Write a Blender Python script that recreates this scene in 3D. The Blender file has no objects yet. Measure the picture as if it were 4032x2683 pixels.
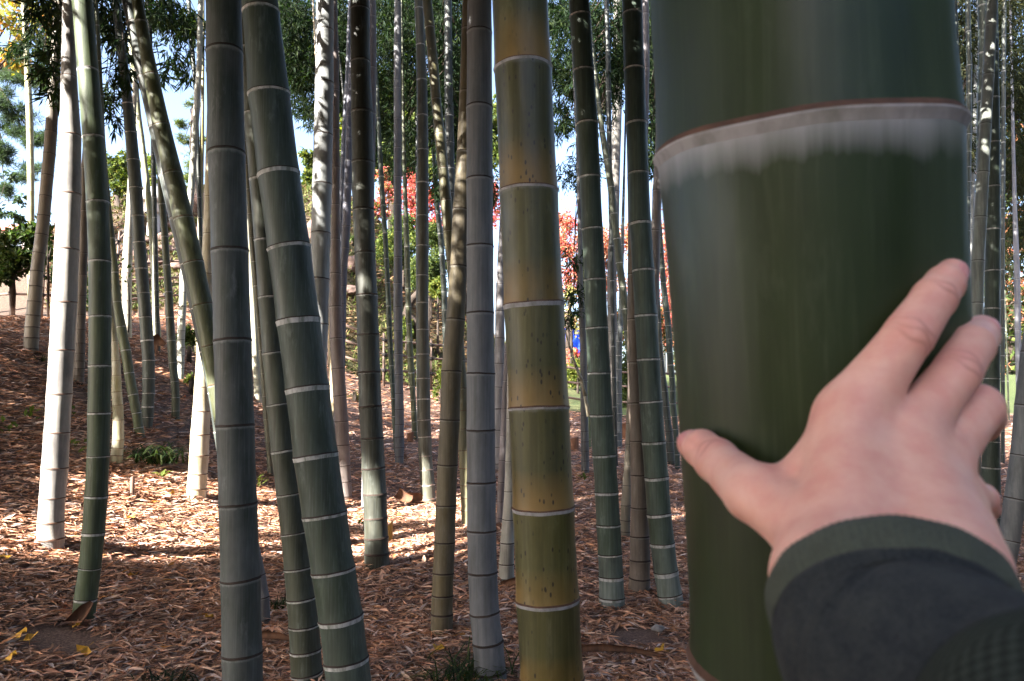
import bpy, math, random
import numpy as np
from mathutils import Vector
rng = np.random.default_rng(7)
random.seed(7)
SC = bpy.context.scene
COL = SC.collection

# ------------------------------------------------------------------ camera, sky, sun, exposure
FW, FH, FPX = 4032.0, 2683.0, 2988.0
PITCH = math.atan((1574 - FH / 2) / FPX)
CAMZ = 1.2
cam_d = bpy.data.cameras.new('camera'); cam = bpy.data.objects.new('camera', cam_d); COL.objects.link(cam)
cam.location = (0, 0, CAMZ); cam.rotation_euler = (math.pi / 2 + PITCH, 0, 0)
cam_d.sensor_width = 36; cam_d.lens = 36 * FPX / FW
cam_d.clip_start = 0.02; cam_d.clip_end = 600
cam_d.dof.use_dof = True; cam_d.dof.focus_distance = 4.5; cam_d.dof.aperture_fstop = 14
SC.camera = cam

SUN_EL, SUN_AZ = math.radians(31), math.radians(43)          # azimuth measured from pure left towards behind the camera
TOSUN = np.array([-math.cos(SUN_AZ) * math.cos(SUN_EL), -math.sin(SUN_AZ) * math.cos(SUN_EL), math.sin(SUN_EL)])
world = bpy.data.worlds.new('World'); SC.world = world; world.use_nodes = True
wn = world.node_tree
bg = wn.nodes['Background']
sky = wn.nodes.new('ShaderNodeTexSky'); sky.sky_type = 'NISHITA'; sky.sun_disc = False
sky.sun_elevation = SUN_EL; sky.sun_rotation = math.atan2(TOSUN[0], TOSUN[1])
sky.air_density = 0.75; sky.dust_density = 3.5; sky.ozone_density = 1.0
wn.links.new(sky.outputs[0], bg.inputs[0]); bg.inputs[1].default_value = 0.076
sun_d = bpy.data.lights.new('sun', 'SUN'); sun = bpy.data.objects.new('sun', sun_d); COL.objects.link(sun)
sun_d.energy = 5.0; sun_d.angle = math.radians(0.53); sun_d.color = (1, 0.93, 0.84)
sun.rotation_euler = Vector(TOSUN).to_track_quat('Z', 'Y').to_euler(); sun.location = (-10, -10, 20)
vs = SC.view_settings
vs.view_transform = 'Standard'; vs.look = 'None'; vs.exposure = 3.35; vs.gamma = 1; vs.use_curve_mapping = False
SC.cycles.max_bounces = 6; SC.cycles.transparent_max_bounces = 8

# ------------------------------------------------------------------ picture <-> place
FWD = np.array([0, math.cos(PITCH), math.sin(PITCH)]); UP = np.array([0, -math.sin(PITCH), math.cos(PITCH)])
CAMP = np.array([0, 0, CAMZ])
def ray(x, y):
    return np.array([(x - FW / 2) / FPX, 0, 0]) + FWD + UP * ((FH / 2 - y) / FPX)
def at(x, y, Y):
    r = ray(x, y); return CAMP + r * (Y / r[1])
def atd(x, y, d):
    return CAMP + ray(x, y) * d
def proj(P):
    q = np.asarray(P) - CAMP
    d = q @ FWD
    dd = np.where(np.abs(d) < 1e-6, 1e-6, d)
    return FW / 2 + FPX * q[..., 0] / dd, FH / 2 - FPX * (q @ UP) / dd, d
def sst(a, b, x):
    t = np.clip((x - a) / (b - a), 0, 1); return t * t * (3 - 2 * t)
def spos(x, k=0.6):
    return 0.5 * (x + np.sqrt(x * x + k * k))
def smin(a, b, k):
    h = np.maximum(k - np.abs(a - b), 0) / k
    return np.minimum(a, b) - h * h * k * 0.25
def T(X, Y):
    X = np.asarray(X, float); Y = np.asarray(Y, float)
    sl = 0.05 + 0.04 * sst(2.5, -1.0, X)
    z = sl * np.minimum(spos(Y - 4), 22)
    s = spos(-X - 0.7, 0.5)
    z = z + smin(0.105 * s * s, np.full_like(s, 1.7), 0.8) * sst(0.5, 3.5, Y)
    k = 0.15 + 0.5 * sst(-1.0, 6, -X) * (1 - sst(10.5, 14, -X))
    hh = spos(Y - 14.3, 0.8); hh = smin(hh, np.full_like(hh, 6.6), 3)
    z = z + k * hh * sst(9, 13, Y)
    z = z + 0.02 * np.sin(X * 2.1 + 0.6 * Y) * np.sin(Y * 1.7 - 0.4 * X) + 0.008 * np.sin(X * 6.3 + 2) * np.sin(Y * 5.1)
    return z
YS = np.arange(1.2, 70, 0.01)
def ground_hit(x, y):
    r = ray(x, y)
    X = r[0] / r[1] * YS; Z = CAMZ + r[2] / r[1] * YS
    k = np.nonzero(Z < T(X, YS))[0]
    if len(k) == 0: return None
    Y = YS[k[0]]; return np.array([r[0] / r[1] * Y, Y, float(T(r[0] / r[1] * Y, Y))])

# ------------------------------------------------------------------ object helpers
def obj(name, me, mat=None, parent=None, loc=None):
    o = bpy.data.objects.new(name, me); COL.objects.link(o)
    if mat is not None and me is not None and len(me.materials) == 0:
        for m in (mat if isinstance(mat, (list, tuple)) else [mat]): me.materials.append(m)
    if parent is not None: o.parent = parent
    if loc is not None: o.location = loc
    return o
def tag(o, label=None, cat=None, group=None, kind=None):
    if label: o['label'] = label
    if cat: o['category'] = cat
    if group: o['group'] = group
    if kind: o['kind'] = kind
    return o
def empty(name, loc, label=None, cat=None, group=None):
    o = bpy.data.objects.new(name, None); COL.objects.link(o); o.location = loc; o.empty_display_size = 0.1
    return tag(o, label, cat, group)
def mesh_np(name, V, F, col=None, smooth=False, uv=None, mi=None):
    V = np.asarray(V, np.float32); F = np.asarray(F, np.int32); n = F.shape[1]
    me = bpy.data.meshes.new(name)
    me.vertices.add(len(V)); me.vertices.foreach_set('co', V.ravel())
    me.loops.add(F.size); me.loops.foreach_set('vertex_index', F.ravel())
    me.polygons.add(len(F)); me.polygons.foreach_set('loop_start', np.arange(0, F.size, n, dtype=np.int32))
    if mi is not None: me.polygons.foreach_set('material_index', np.asarray(mi, np.int32))
    me.polygons.foreach_set('use_smooth', np.full(len(F), smooth))
    if uv is not None:
        l = me.uv_layers.new(name='UVMap'); l.data.foreach_set('uv', np.asarray(uv, np.float32)[F.ravel()].ravel())
    if col is not None:
        a = me.color_attributes.new('col', 'FLOAT_COLOR', 'POINT')
        c = np.ones((len(V), 4), np.float32); c[:, :3] = col; a.data.foreach_set('color', c.ravel())
    me.update(calc_edges=True)
    return me
def tube_arrays(P, R, seg=10, cap=True):
    P = np.asarray(P, float); R = np.asarray(R, float); n = len(P)
    D = np.gradient(P, axis=0); D /= np.linalg.norm(D, axis=1)[:, None] + 1e-9
    ref = np.array([0.0, 1.0, 0.0]) if abs(D[0] @ np.array([0, 1.0, 0])) < 0.8 else np.array([1.0, 0, 0])
    U = np.cross(ref, D); U /= np.linalg.norm(U, axis=1)[:, None]; W = np.cross(D, U)
    a = np.linspace(0, 2 * math.pi, seg, endpoint=False)
    V = P[:, None] + R[:, None, None] * (np.cos(a)[None, :, None] * U[:, None] + np.sin(a)[None, :, None] * W[:, None])
    V = V.reshape(-1, 3); F = []
    i = np.arange(n - 1)[:, None] * seg; j = np.arange(seg)[None]; jn = (j + 1) % seg
    F = np.stack([i + j, i + jn, i + seg + jn, i + seg + j], -1).reshape(-1, 4)
    if cap:
        V = np.vstack([V, P[:1], P[-1:]]); c0 = n * seg; jj = np.arange(seg); jm = (jj + 1) % seg
        F = np.vstack([F, np.stack([np.full(seg, c0), jm, jj, np.full(seg, c0)], -1)[:, :4],
                       np.stack([np.full(seg, c0 + 1), (n - 1) * seg + jj, (n - 1) * seg + jm, np.full(seg, c0 + 1)], -1)])
    return V, F
def fix_deg(F):
    return F
def join(parts):
    Vs, Fs, o = [], [], 0
    for V, F in parts:
        Vs.append(V); Fs.append(np.asarray(F) + o); o += len(V)
    return np.vstack(Vs), np.vstack(Fs)
def tube_mesh(name, parts, smooth=True):
    """parts: list of (P, R, seg) with no caps sharing degenerate quads (caps are real triangles)"""
    verts, faces = [], []
    for P, R, seg in parts:
        V, F = tube_arrays(P, R, seg, cap=False); o = len(verts)
        verts += V.tolist(); faces += [[a + o for a in f] for f in F.tolist()]
        faces.append([o + k for k in range(seg)][::-1]); faces.append([o + len(V) - seg + k for k in range(seg)])
    me = bpy.data.meshes.new(name); me.from_pydata(verts, [], faces)
    me.polygons.foreach_set('use_smooth', [smooth and len(f) == 4 for f in faces]); me.update()
    return me

# ------------------------------------------------------------------ materials
def nt(name):
    m = bpy.data.materials.new(name); m.use_nodes = True
    t = m.node_tree; b = t.nodes['Principled BSDF']
    return m, t, b
def N(t, typ, **kw):
    n = t.nodes.new(typ)
    for k, v in kw.items(): setattr(n, k, v)
    return n
def L(t, a, b): t.links.new(a, b)
def noise(t, vec, scale, detail=3, rough=0.5, mapscale=None):
    if mapscale is not None:
        mp = N(t, 'ShaderNodeMapping'); mp.inputs['Scale'].default_value = mapscale; L(t, vec, mp.inputs[0]); vec = mp.outputs[0]
    n = N(t, 'ShaderNodeTexNoise'); n.inputs['Scale'].default_value = scale; n.inputs['Detail'].default_value = detail
    n.inputs['Roughness'].default_value = rough; L(t, vec, n.inputs['Vector']); return n.outputs[0]
def ramp(t, fac, stops):
    r = N(t, 'ShaderNodeValToRGB'); e = r.color_ramp.elements
    while len(e) < len(stops): e.new(0.5)
    for k, (p, c) in enumerate(stops):
        e[k].position = p; e[k].color = (c, c, c, 1) if not hasattr(c, '__len__') else (*c, 1)
    L(t, fac, r.inputs[0]); return r.outputs[0]
def mix(t, fac, a, b, mode='MIX'):
    n = N(t, 'ShaderNodeMix', data_type='RGBA', blend_type=mode)
    for s, v in ((n.inputs[0], fac), (n.inputs[6], a), (n.inputs[7], b)):
        if hasattr(v, 'is_linked') or hasattr(v, 'links'): L(t, v, s)
        elif hasattr(v, '__len__'): s.default_value = (*v, 1)
        else: s.default_value = v
    return n.outputs[2]
def math_(t, op, a, b=0.5, clamp=False):
    n = N(t, 'ShaderNodeMath', operation=op, use_clamp=clamp)
    for s, v in ((n.inputs[0], a), (n.inputs[1], b)):
        if hasattr(v, 'links'): L(t, v, s)
        else: s.default_value = v
    return n.outputs[0]
def bump(t, b, h, strength, dist=0.002):
    n = N(t, 'ShaderNodeBump'); n.inputs['Strength'].default_value = strength; n.inputs['Distance'].default_value = dist
    L(t, h, n.inputs['Height']); L(t, n.outputs[0], b.inputs['Normal'])

def mat_bamboo(name, bloom=0.25, bloomcol=(0.42, 0.46, 0.44), dark=0.45, rough=0.5, base_glow=None, spots=0.0, topwhite=0.5, scuff=0.35, fine=1.0, tw0=0.955, side=0.0, tww=0.035, twc=(0.55, 0.56, 0.55)):
    m, t, b = nt(name)
    oi = N(t, 'ShaderNodeObjectInfo'); tc = N(t, 'ShaderNodeTexCoord')
    sep = N(t, 'ShaderNodeSeparateXYZ'); L(t, tc.outputs['UV'], sep.inputs[0]); v = sep.outputs[1]
    vec = N(t, 'ShaderNodeVectorMath', operation='ADD'); L(t, tc.outputs['Object'], vec.inputs[0])
    sc = N(t, 'ShaderNodeVectorMath', operation='SCALE'); sc.inputs[0].default_value = (7, 13, 5); L(t, oi.outputs['Random'], sc.inputs['Scale'])
    L(t, sc.outputs[0], vec.inputs[1]); p = vec.outputs[0]
    base = oi.outputs['Color']
    streak = noise(t, p, 55 * fine, 4, 0.6, (1, 1, 0.035))
    blot = noise(t, p, 9, 4, 0.6, (1, 1, 0.45))
    streak2 = noise(t, p, 160 * fine, 2, 0.6, (1, 1, 0.012))
    c = mix(t, ramp(t, streak, [(0.38, 0.0), (0.7, 1.0)]), base, mix(t, 1.0, base, (dark,) * 3, 'MULTIPLY'))
    c = mix(t, math_(t, 'MULTIPLY', ramp(t, streak2, [(0.5, 0.0), (0.75, 1.0)]), 0.16), c, bloomcol)
    blot2 = noise(t, p, 20, 5, 0.7, (1, 1, 0.3))
    c = mix(t, ramp(t, blot2, [(0.32, 0.55), (0.55, 0.0)]), c, mix(t, 1.0, c, (0.45, 0.45, 0.42), 'MULTIPLY'))
    c = mix(t, ramp(t, blot2, [(0.58, 0.0), (0.72, 0.28)]), c, bloomcol)
    if base_glow is not None:
        g = math_(t, 'MULTIPLY', ramp(t, v, [(0.0, 1.0), (0.12, 0.8), (0.4, 0.0)]), ramp(t, blot, [(0.3, 0.3), (0.6, 1.0)]))
        c = mix(t, g, c, base_glow)
    # dry white bloom: patchy over the wall, strong under the upper node
    bf = math_(t, 'MULTIPLY', ramp(t, blot, [(0.35, 0.15), (0.7, 1.0)]), bloom)
    c = mix(t, bf, c, bloomcol)
    tw = math_(t, 'MULTIPLY', ramp(t, math_(t, 'ADD', v, math_(t, 'MULTIPLY', math_(t, 'SUBTRACT', streak, 0.5), 0.07)), [(tw0, 0.0), (tw0 + tww, 1.0)]), topwhite)
    c = mix(t, tw, c, twc)
    if side:  # paler green along one flank of the wall
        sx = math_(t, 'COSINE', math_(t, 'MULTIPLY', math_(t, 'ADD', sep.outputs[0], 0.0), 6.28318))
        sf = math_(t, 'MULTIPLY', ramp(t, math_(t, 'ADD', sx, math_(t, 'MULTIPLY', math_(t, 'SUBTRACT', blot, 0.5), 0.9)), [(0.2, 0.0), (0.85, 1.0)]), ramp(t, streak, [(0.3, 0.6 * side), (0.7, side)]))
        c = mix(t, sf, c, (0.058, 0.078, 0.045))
    # scuffs and dark blemishes
    sc2 = ramp(t, noise(t, p, 34, 5, 0.75, (1, 1, 0.6)), [(0.66, 0.0), (0.74, 1.0)])
    c = mix(t, math_(t, 'MULTIPLY', sc2, scuff), c, (0.05, 0.045, 0.035))
    if spots:
        vo = N(t, 'ShaderNodeTexVoronoi'); vo.inputs['Scale'].default_value = 75
        mp = N(t, 'ShaderNodeMapping'); mp.inputs['Scale'].default_value = (1, 1, 0.42); L(t, p, mp.inputs[0]); L(t, mp.outputs[0], vo.inputs['Vector'])
        sp = ramp(t, vo.outputs['Distance'], [(0.15, 1.0), (0.22, 0.0)])
        sp = math_(t, 'MULTIPLY', sp, ramp(t, noise(t, p, 9, 2, 0.5), [(0.4, 0.0), (0.52, 1.0)]))
        c = mix(t, math_(t, 'MULTIPLY', sp, spots), c, (0.02, 0.014, 0.008))
    L(t, c, b.inputs['Base Color'])
    rr = ramp(t, blot, [(0.3, rough - 0.08), (0.7, rough + 0.16)]); L(t, rr, b.inputs['Roughness'])
    b.inputs['Specular IOR Level'].default_value = 0.26 if side else 0.38
    bump(t, b, math_(t, 'ADD', streak, math_(t, 'MULTIPLY', streak2, 0.5)), 0.25, 0.0012)
    return m
M_GREEN = mat_bamboo('green bamboo', 0.13, (0.24, 0.29, 0.27), topwhite=0.45, scuff=0.6)
M_GREY = mat_bamboo('grey bamboo', 0.25, (0.3, 0.3, 0.32), dark=0.6, rough=0.55, topwhite=0.25, scuff=0.5)
M_YEL = mat_bamboo('yellowing bamboo', 0.1, (0.2, 0.2, 0.12), dark=0.6, rough=0.42, base_glow=(0.2, 0.115, 0.028), spots=0.95, topwhite=0.3, twc=(0.3, 0.3, 0.28))
M_PALE = mat_bamboo('pale bamboo', 0.45, (0.6, 0.58, 0.52), dark=0.72, rough=0.5, topwhite=0.3)
M_TAN = mat_bamboo('tan bamboo', 0.22, (0.3, 0.27, 0.25), dark=0.65, rough=0.55, topwhite=0.2, scuff=0.5)
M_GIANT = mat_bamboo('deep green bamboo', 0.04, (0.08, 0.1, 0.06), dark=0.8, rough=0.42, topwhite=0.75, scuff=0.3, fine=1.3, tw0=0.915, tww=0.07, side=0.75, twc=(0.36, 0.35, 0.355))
def mat_simple(name, col, rough=0.7, var=0.3, scale=20, bmp=0.3, dist=0.003, mapscale=None, col2=None, spec=0.3):
    m, t, b = nt(name); tc = N(t, 'ShaderNodeTexCoord')
    n = noise(t, tc.outputs['Object'], scale, 5, 0.6, mapscale)
    c2 = col2 or tuple(x * (1 - var) for x in col)
    L(t, mix(t, ramp(t, n, [(0.3, 0.0), (0.7, 1.0)]), col, c2), b.inputs['Base Color'])
    b.inputs['Roughness'].default_value = rough; b.inputs['Specular IOR Level'].default_value = spec
    bump(t, b, n, bmp, dist); return m
def mat_ringwhite(name, col, under):
    m, t, b = nt(name); tc = N(t, 'ShaderNodeTexCoord')
    n = noise(t, tc.outputs['Object'], 45, 4, 0.65, (1, 1, 0.3))
    L(t, mix(t, ramp(t, n, [(0.42, 0.0), (0.66, 1.0)]), col, under), b.inputs['Base Color']); b.inputs['Roughness'].default_value = 0.8
    return m
M_RINGW = mat_ringwhite('white node powder', (0.46, 0.46, 0.455), (0.16, 0.18, 0.15))
M_RINGGI = mat_ringwhite('greyish giant node powder', (0.34, 0.33, 0.335), (0.2, 0.2, 0.19))
M_RINGG = mat_ringwhite('grey node scar', (0.3, 0.29, 0.28), (0.17, 0.16, 0.14))
M_RINGD = mat_simple('dark node line', (0.045, 0.03, 0.024), 0.8, 0.5, 60)
M_RINGB = mat_simple('brown node line', (0.11, 0.055, 0.035), 0.8, 0.5, 60)
M_SHEATH = mat_simple('dry brown sheath', (0.16, 0.075, 0.04), 0.75, 0.6, 30, 0.4, 0.004, (1, 1, 0.1), (0.06, 0.03, 0.018))
def mat_leaf(name, trans=0.35, rough=0.65, tcol=None):
    m, t, b = nt(name)
    a = N(t, 'ShaderNodeVertexColor', layer_name='col')
    L(t, a.outputs[0], b.inputs['Base Color']); b.inputs['Roughness'].default_value = rough
    b.inputs['Specular IOR Level'].default_value = 0.14
    tr = N(t, 'ShaderNodeBsdfTranslucent')
    L(t, mix(t, 1.0, a.outputs[0], tcol or (1.3, 1.4, 0.6), 'MULTIPLY'), tr.inputs[0])
    mx = N(t, 'ShaderNodeMixShader'); mx.inputs[0].default_value = trans
    L(t, b.outputs[0], mx.inputs[1]); L(t, tr.outputs[0], mx.inputs[2]); L(t, mx.outputs[0], t.nodes['Material Output'].inputs[0])
    return m
M_LEAF = mat_leaf('living leaf')
M_RED = mat_leaf('autumn leaf', 0.5, 0.6, (1.25, 0.8, 0.7))
M_DRY = mat_leaf('dry leaf', 0.12, 0.6, (1, 0.8, 0.6))
M_BARK = mat_simple('dark bark', (0.05, 0.038, 0.03), 0.9, 0.5, 18, 0.8, 0.02)
M_FENCE = mat_simple('weathered fence bamboo', (0.15, 0.105, 0.085), 0.7, 0.45, 12, 0.3, 0.003, (1, 1, 0.3))
M_TIE = mat_simple('black fence twine', (0.02, 0.018, 0.018), 0.9, 0.3, 60)
M_ROCK = mat_simple('pale garden rock', (0.15, 0.1, 0.085), 0.9, 0.5, 5, 1.0, 0.05, None, (0.05, 0.036, 0.03))

def mat_ground():
    m, t, b = nt('leaf covered soil'); tc = N(t, 'ShaderNodeTexCoord'); p = tc.outputs['Object']
    n1 = noise(t, p, 90, 5, 0.7); n2 = noise(t, p, 1.3, 4, 0.6)
    c = ramp(t, n1, [(0.3, (0.05, 0.028, 0.02)), (0.5, (0.15, 0.085, 0.06)), (0.68, (0.3, 0.19, 0.14))])
    c = mix(t, ramp(t, n2, [(0.45, 0.0), (0.7, 0.6)]), c, (0.09, 0.055, 0.042))
    L(t, c, b.inputs['Base Color']); b.inputs['Roughness'].default_value = 0.9
    bump(t, b, n1, 0.8, 0.02); return m
def mat_hill():
    m, t, b = nt('dry grassy hillside'); tc = N(t, 'ShaderNodeTexCoord'); p = tc.outputs['Object']
    n1 = noise(t, p, 22, 5, 0.7); n2 = noise(t, p, 0.5, 4, 0.6); n3 = noise(t, p, 3.0, 4, 0.6)
    c = ramp(t, n1, [(0.3, (0.035, 0.028, 0.012)), (0.52, (0.11, 0.08, 0.034)), (0.7, (0.18, 0.13, 0.065))])
    c = mix(t, ramp(t, n3, [(0.5, 0.0), (0.68, 0.75)]), c, (0.05, 0.08, 0.02))
    sep = N(t, 'ShaderNodeSeparateXYZ'); L(t, p, sep.inputs[0])
    lx = ramp(t, math_(t, 'MULTIPLY', math_(t, 'ADD', sep.outputs[0], 12), 1 / 24), [(0.24, 1.0), (0.34, 0.0)])
    c = mix(t, math_(t, 'MULTIPLY', lx, 0.85), c, mix(t, n1, (0.1, 0.062, 0.048), (0.05, 0.032, 0.025)))       # bare sandy soil round the rocks
    rx = ramp(t, math_(t, 'MULTIPLY', math_(t, 'ADD', sep.outputs[0], 12), 1 / 24), [(0.5, 0.0), (0.58, 1.0)])
    c = mix(t, math_(t, 'MULTIPLY', rx, 0.8), c, mix(t, n1, (0.025, 0.055, 0.01), (0.06, 0.1, 0.02)))       # lawn
    L(t, c, b.inputs['Base Color']); b.inputs['Roughness'].default_value = 0.95
    bump(t, b, n1, 1.0, 0.06); return m

# ------------------------------------------------------------------ ground
def fence_y(X):
    return np.interp(X, [-30, -9, -6.3, -2.9, -1.6, 1.2, 6, 30], [12.5, 12.8, 14.3, 14.2, 15.2, 15.6, 16, 16])
xs = np.unique(np.concatenate([np.arange(-8, 8, 0.09), np.arange(-60, -8, 0.8), np.arange(8, 60, 0.8)]))
ys = np.unique(np.concatenate([np.arange(-6, 2, 0.5), np.arange(2, 11, 0.09), np.arange(11, 30, 0.25), np.arange(30, 120, 2.0)]))
GX, GY = np.meshgrid(xs, ys); GZ = T(GX, GY)
V = np.stack([GX, GY, GZ], -1).reshape(-1, 3); nx = len(xs)
ii, jj = np.meshgrid(np.arange(len(ys) - 1), np.arange(nx - 1), indexing='ij')
F = np.stack([ii * nx + jj, ii * nx + jj + 1, (ii + 1) * nx + jj + 1, (ii + 1) * nx + jj], -1).reshape(-1, 4)
cen = V[F].mean(1); back = cen[:, 1] > fence_y(cen[:, 0]) + 0.15
def sub(F):
    u, inv = np.unique(F, return_inverse=True); return V[u], inv.reshape(F.shape)
v_, f_ = sub(F[~back]); tag(obj('ground', mesh_np('ground', v_, f_, smooth=True), mat_ground()), kind='structure')
v_, f_ = sub(F[back]); tag(obj('hillside', mesh_np('hillside', v_, f_, smooth=True), mat_hill()), kind='structure')

# ------------------------------------------------------------------ bamboo stalks
TINT = dict(g=(0.085, 0.125, 0.075), G=(0.065, 0.095, 0.06), w=(0.27, 0.27, 0.275), t=(0.27, 0.22, 0.175), y=(0.2, 0.175, 0.045),
            o=(0.15, 0.16, 0.065), p=(0.5, 0.5, 0.42), d=(0.05, 0.06, 0.052), s=(0.16, 0.17, 0.17), b=(0.2, 0.24, 0.28), l=(0.26, 0.27, 0.1))
MATK = dict(g=M_GREEN, G=M_GREEN, w=M_GREY, t=M_TAN, y=M_YEL, o=M_GREEN, p=M_PALE, d=M_GREEN, s=M_GREY, b=M_GREY, l=M_PALE)
STALKS = {}
FULL_TINT = ('C1', 'C8', 'C14', 'C15', 'C17', 'C18', 'C21', 'C23', 'C23b', 'giant')  # keep their full tint; all other stalks get shade put into their colour
GROUP = 'tall bamboo stalks of the grove'
def ring_mesh(c, dirn, u, w, r, seg, band, prof):
    # profile (height along axis in r, radius in r, material)
    pf = prof
    a = np.linspace(0, 2 * math.pi, seg, endpoint=False)
    ph = rng.uniform(0, 6.28, 3)
    wob = 0.03 * np.sin(a + ph[0]) + 0.02 * np.sin(2 * a + ph[1]) + 0.008 * np.sin(7 * a + ph[2])
    P = []
    for k, (h, q, _) in enumerate(pf):
        hh = (h + wob * (0.6 if abs(h) < 0.2 else 0.6)) * r
        P.append(c + dirn * hh[:, None] + r * q * (np.cos(a)[:, None] * u + np.sin(a)[:, None] * w))
    V = np.vstack(P); n = len(pf)
    i = np.arange(n - 1)[:, None] * seg; j = np.arange(seg)[None]; jn = (j + 1) % seg
    F = np.stack([i + j, i + jn, i + seg + jn, i + seg + j], -1).reshape(-1, 4)
    mi = np.repeat([pf[k + 1][2] for k in range(n - 1)], seg)
    return V, F, mi
def interp_ext(ys, ys0, v):
    out = np.interp(ys, ys0, v)
    k = min(2, len(ys0) - 1)
    s0 = (v[k] - v[0]) / (ys0[k] - ys0[0]); s1 = (v[-1] - v[-1 - k]) / (ys0[-1] - ys0[-1 - k])
    out = np.where(ys < ys0[0], v[0] + s0 * (ys - ys0[0]), out)
    return np.where(ys > ys0[-1], v[-1] + s1 * (ys - ys0[-1]), out)
def stalk(key, kind, pts, nodes, label, base=None, Y=None, ring='w', up=3.0, tint=None, band=None, tilt=0.0, tiltw=0.0, mat=None, foot=None, group=GROUP, name='bamboo_stalk'):
    a = np.array([[float(q) for q in s.split(',')] for s in pts.split()])
    a = a[np.argsort(a[:, 0])] if False else a[np.argsort(a[:, 1])]
    ys0, cx, cw = a[:, 1], a[:, 0], a[:, 2]
    if base is None: base = ys0[-1]
    if Y is None:
        h = ground_hit(float(interp_ext(np.array([base]), ys0, cx)[0]), base); Y = float(h[1])
    # foot: where the axis enters the ground
    yy = np.arange(min(base, 2600) - 200, 9000, 4.0); bx = interp_ext(yy, ys0, cx)
    if base > ys0[-1]: pass
    PP = np.array([at(x, y, Y) for x, y in zip(bx, yy)])
    below = np.nonzero(PP[:, 2] < T(PP[:, 0], PP[:, 1]) - 0.02)[0]
    ybase = float(yy[below[0]]) if len(below) else base
    ybase = max(ybase, ys0[0] + 50)
    nd = [float(n) for n in nodes.split()]
    while nd[0] > -60: nd.insert(0, nd[0] - max(18.0, (nd[1] - nd[0]) if len(nd) > 1 else 120))
    sp = (nd[-1] - nd[-2]) * 0.97
    while nd[-1] + sp < ybase - 8 and len(nd) < 60: nd.append(nd[-1] + sp); sp = max(sp * 0.96, 14)
    nd = [n for n in nd if n < ybase - 6] + [ybase]
    nd = np.array(nd)
    X = interp_ext(nd, ys0, cx); W = np.maximum(interp_ext(nd, ys0, cw), cw.min() * 0.6)
    C = np.array([at(x, y, Y) for x, y in zip(X, nd)])
    cosq = 1 / np.sqrt(1 + ((X - FW / 2) / FPX) ** 2)
    dep = (C - CAMP) @ FWD
    R = W / 2 * dep / FPX * cosq
    root_loc = np.array([C[-1][0], C[-1][1], float(T(C[-1][0], C[-1][1]))])
    root = empty(name, root_loc, label, 'bamboo', group)
    tc = tint or TINT[kind]; m = mat or MATK[kind]; shade_tint = 1.0 if key in FULL_TINT else 0.6; tc = tuple(x * shade_tint for x in tc)  # shade painted in as a darker stalk colour
    wpx = W.mean() / 4; seg = 64 if wpx > 60 else (40 if wpx > 20 else (22 if wpx > 8 else 12))
    ringm = {'w': (M_RINGW, M_RINGD), 'd': (m, M_RINGD), 'b': (M_RINGW, M_RINGB), 'p': (m, M_RINGB), 'g': (M_RINGGI, M_RINGB)}[ring]
    bw = band if band is not None else (0.13 if ring == 'w' else 0.09 if ring in 'bpg' else 0.05)
    def make_prof(bw):
        ln = {'d': 0.1, 'p': 0.08, 'w': 0.065}.get(ring, 0.05)
        return [(-bw * 1.25, 0.985, 0), (-bw, 1.002, 0), (-0.5 * bw, 1.012, 0), (-0.02, 1.03, 0), (-0.004, 1.034, 0), (ln * .35, 1.024, 1), (ln, 1.0, 1), (ln * 1.5, 0.978, 1)]
    prof = make_prof(bw)
    D = np.gradient(C, axis=0); D /= np.linalg.norm(D, axis=1)[:, None]; D = -D           # upwards
    ref = np.array([0, 1.0, 0])
    rec = dict(root=root, C=C, R=R, Y=Y, nd=nd)
    ang = np.linspace(0, 2 * math.pi, seg, endpoint=False)
    def frame(d):
        u = np.cross(ref, d); u /= np.linalg.norm(u); return u, np.cross(d, u)
    jit = rng.normal(0, 0.045, 3)
    for k in range(len(nd) - 1):                      # internode between node k (upper) and k+1 (lower)
        c0, c1, r0, r1 = C[k + 1], C[k], R[k + 1], R[k]
        d = (c1 - c0); ln = np.linalg.norm(d); d = d / ln; u, w = frame(d)
        dl, du = D[k + 1], D[k]
        tt = np.array([0, 0.04, 0.12, 0.3, 0.55, 0.8, 0.93, 1.0]); fl = np.array([1.008, 0.995, 0.98, 0.972, 0.972, 0.98, 0.995, 1.0])
        Vv, UV = [], []
        for q, f in zip(tt, fl):
            c = c0 + (c1 - c0) * q; r = (r0 + (r1 - r0) * q) * f
            dd = dl * (1 - q) + du * q; dd /= np.linalg.norm(dd); uu, ww = frame(dd)
            ring_pts = c + r * (np.cos(ang)[:, None] * uu + np.sin(ang)[:, None] * ww)
            if tilt: ring_pts = ring_pts + dd * ((np.cos(ang) * tilt + np.sin(ang) * tiltw) * r)[:, None]
            Vv.append(ring_pts); UV.append(np.stack([ang / 6.2832, np.full(seg, q)], -1))
        Vv = np.vstack(Vv) - root_loc; UV = np.vstack(UV); n = len(tt)
        i = np.arange(n - 1)[:, None] * seg; j = np.arange(seg)[None]; jn = (j + 1) % seg
        F = np.stack([i + j, i + jn, i + seg + jn, i + seg + j], -1).reshape(-1, 4)
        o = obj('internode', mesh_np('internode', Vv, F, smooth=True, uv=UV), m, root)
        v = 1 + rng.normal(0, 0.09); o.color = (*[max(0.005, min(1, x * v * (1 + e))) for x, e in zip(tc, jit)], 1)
        if foot:
            q = max(0, 1 - (len(nd) - 2 - k) / foot[0]); o.color = (*[a_ * (1 - q) + b_ * q for a_, b_ in zip(o.color[:3], foot[1])], 1)
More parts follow.
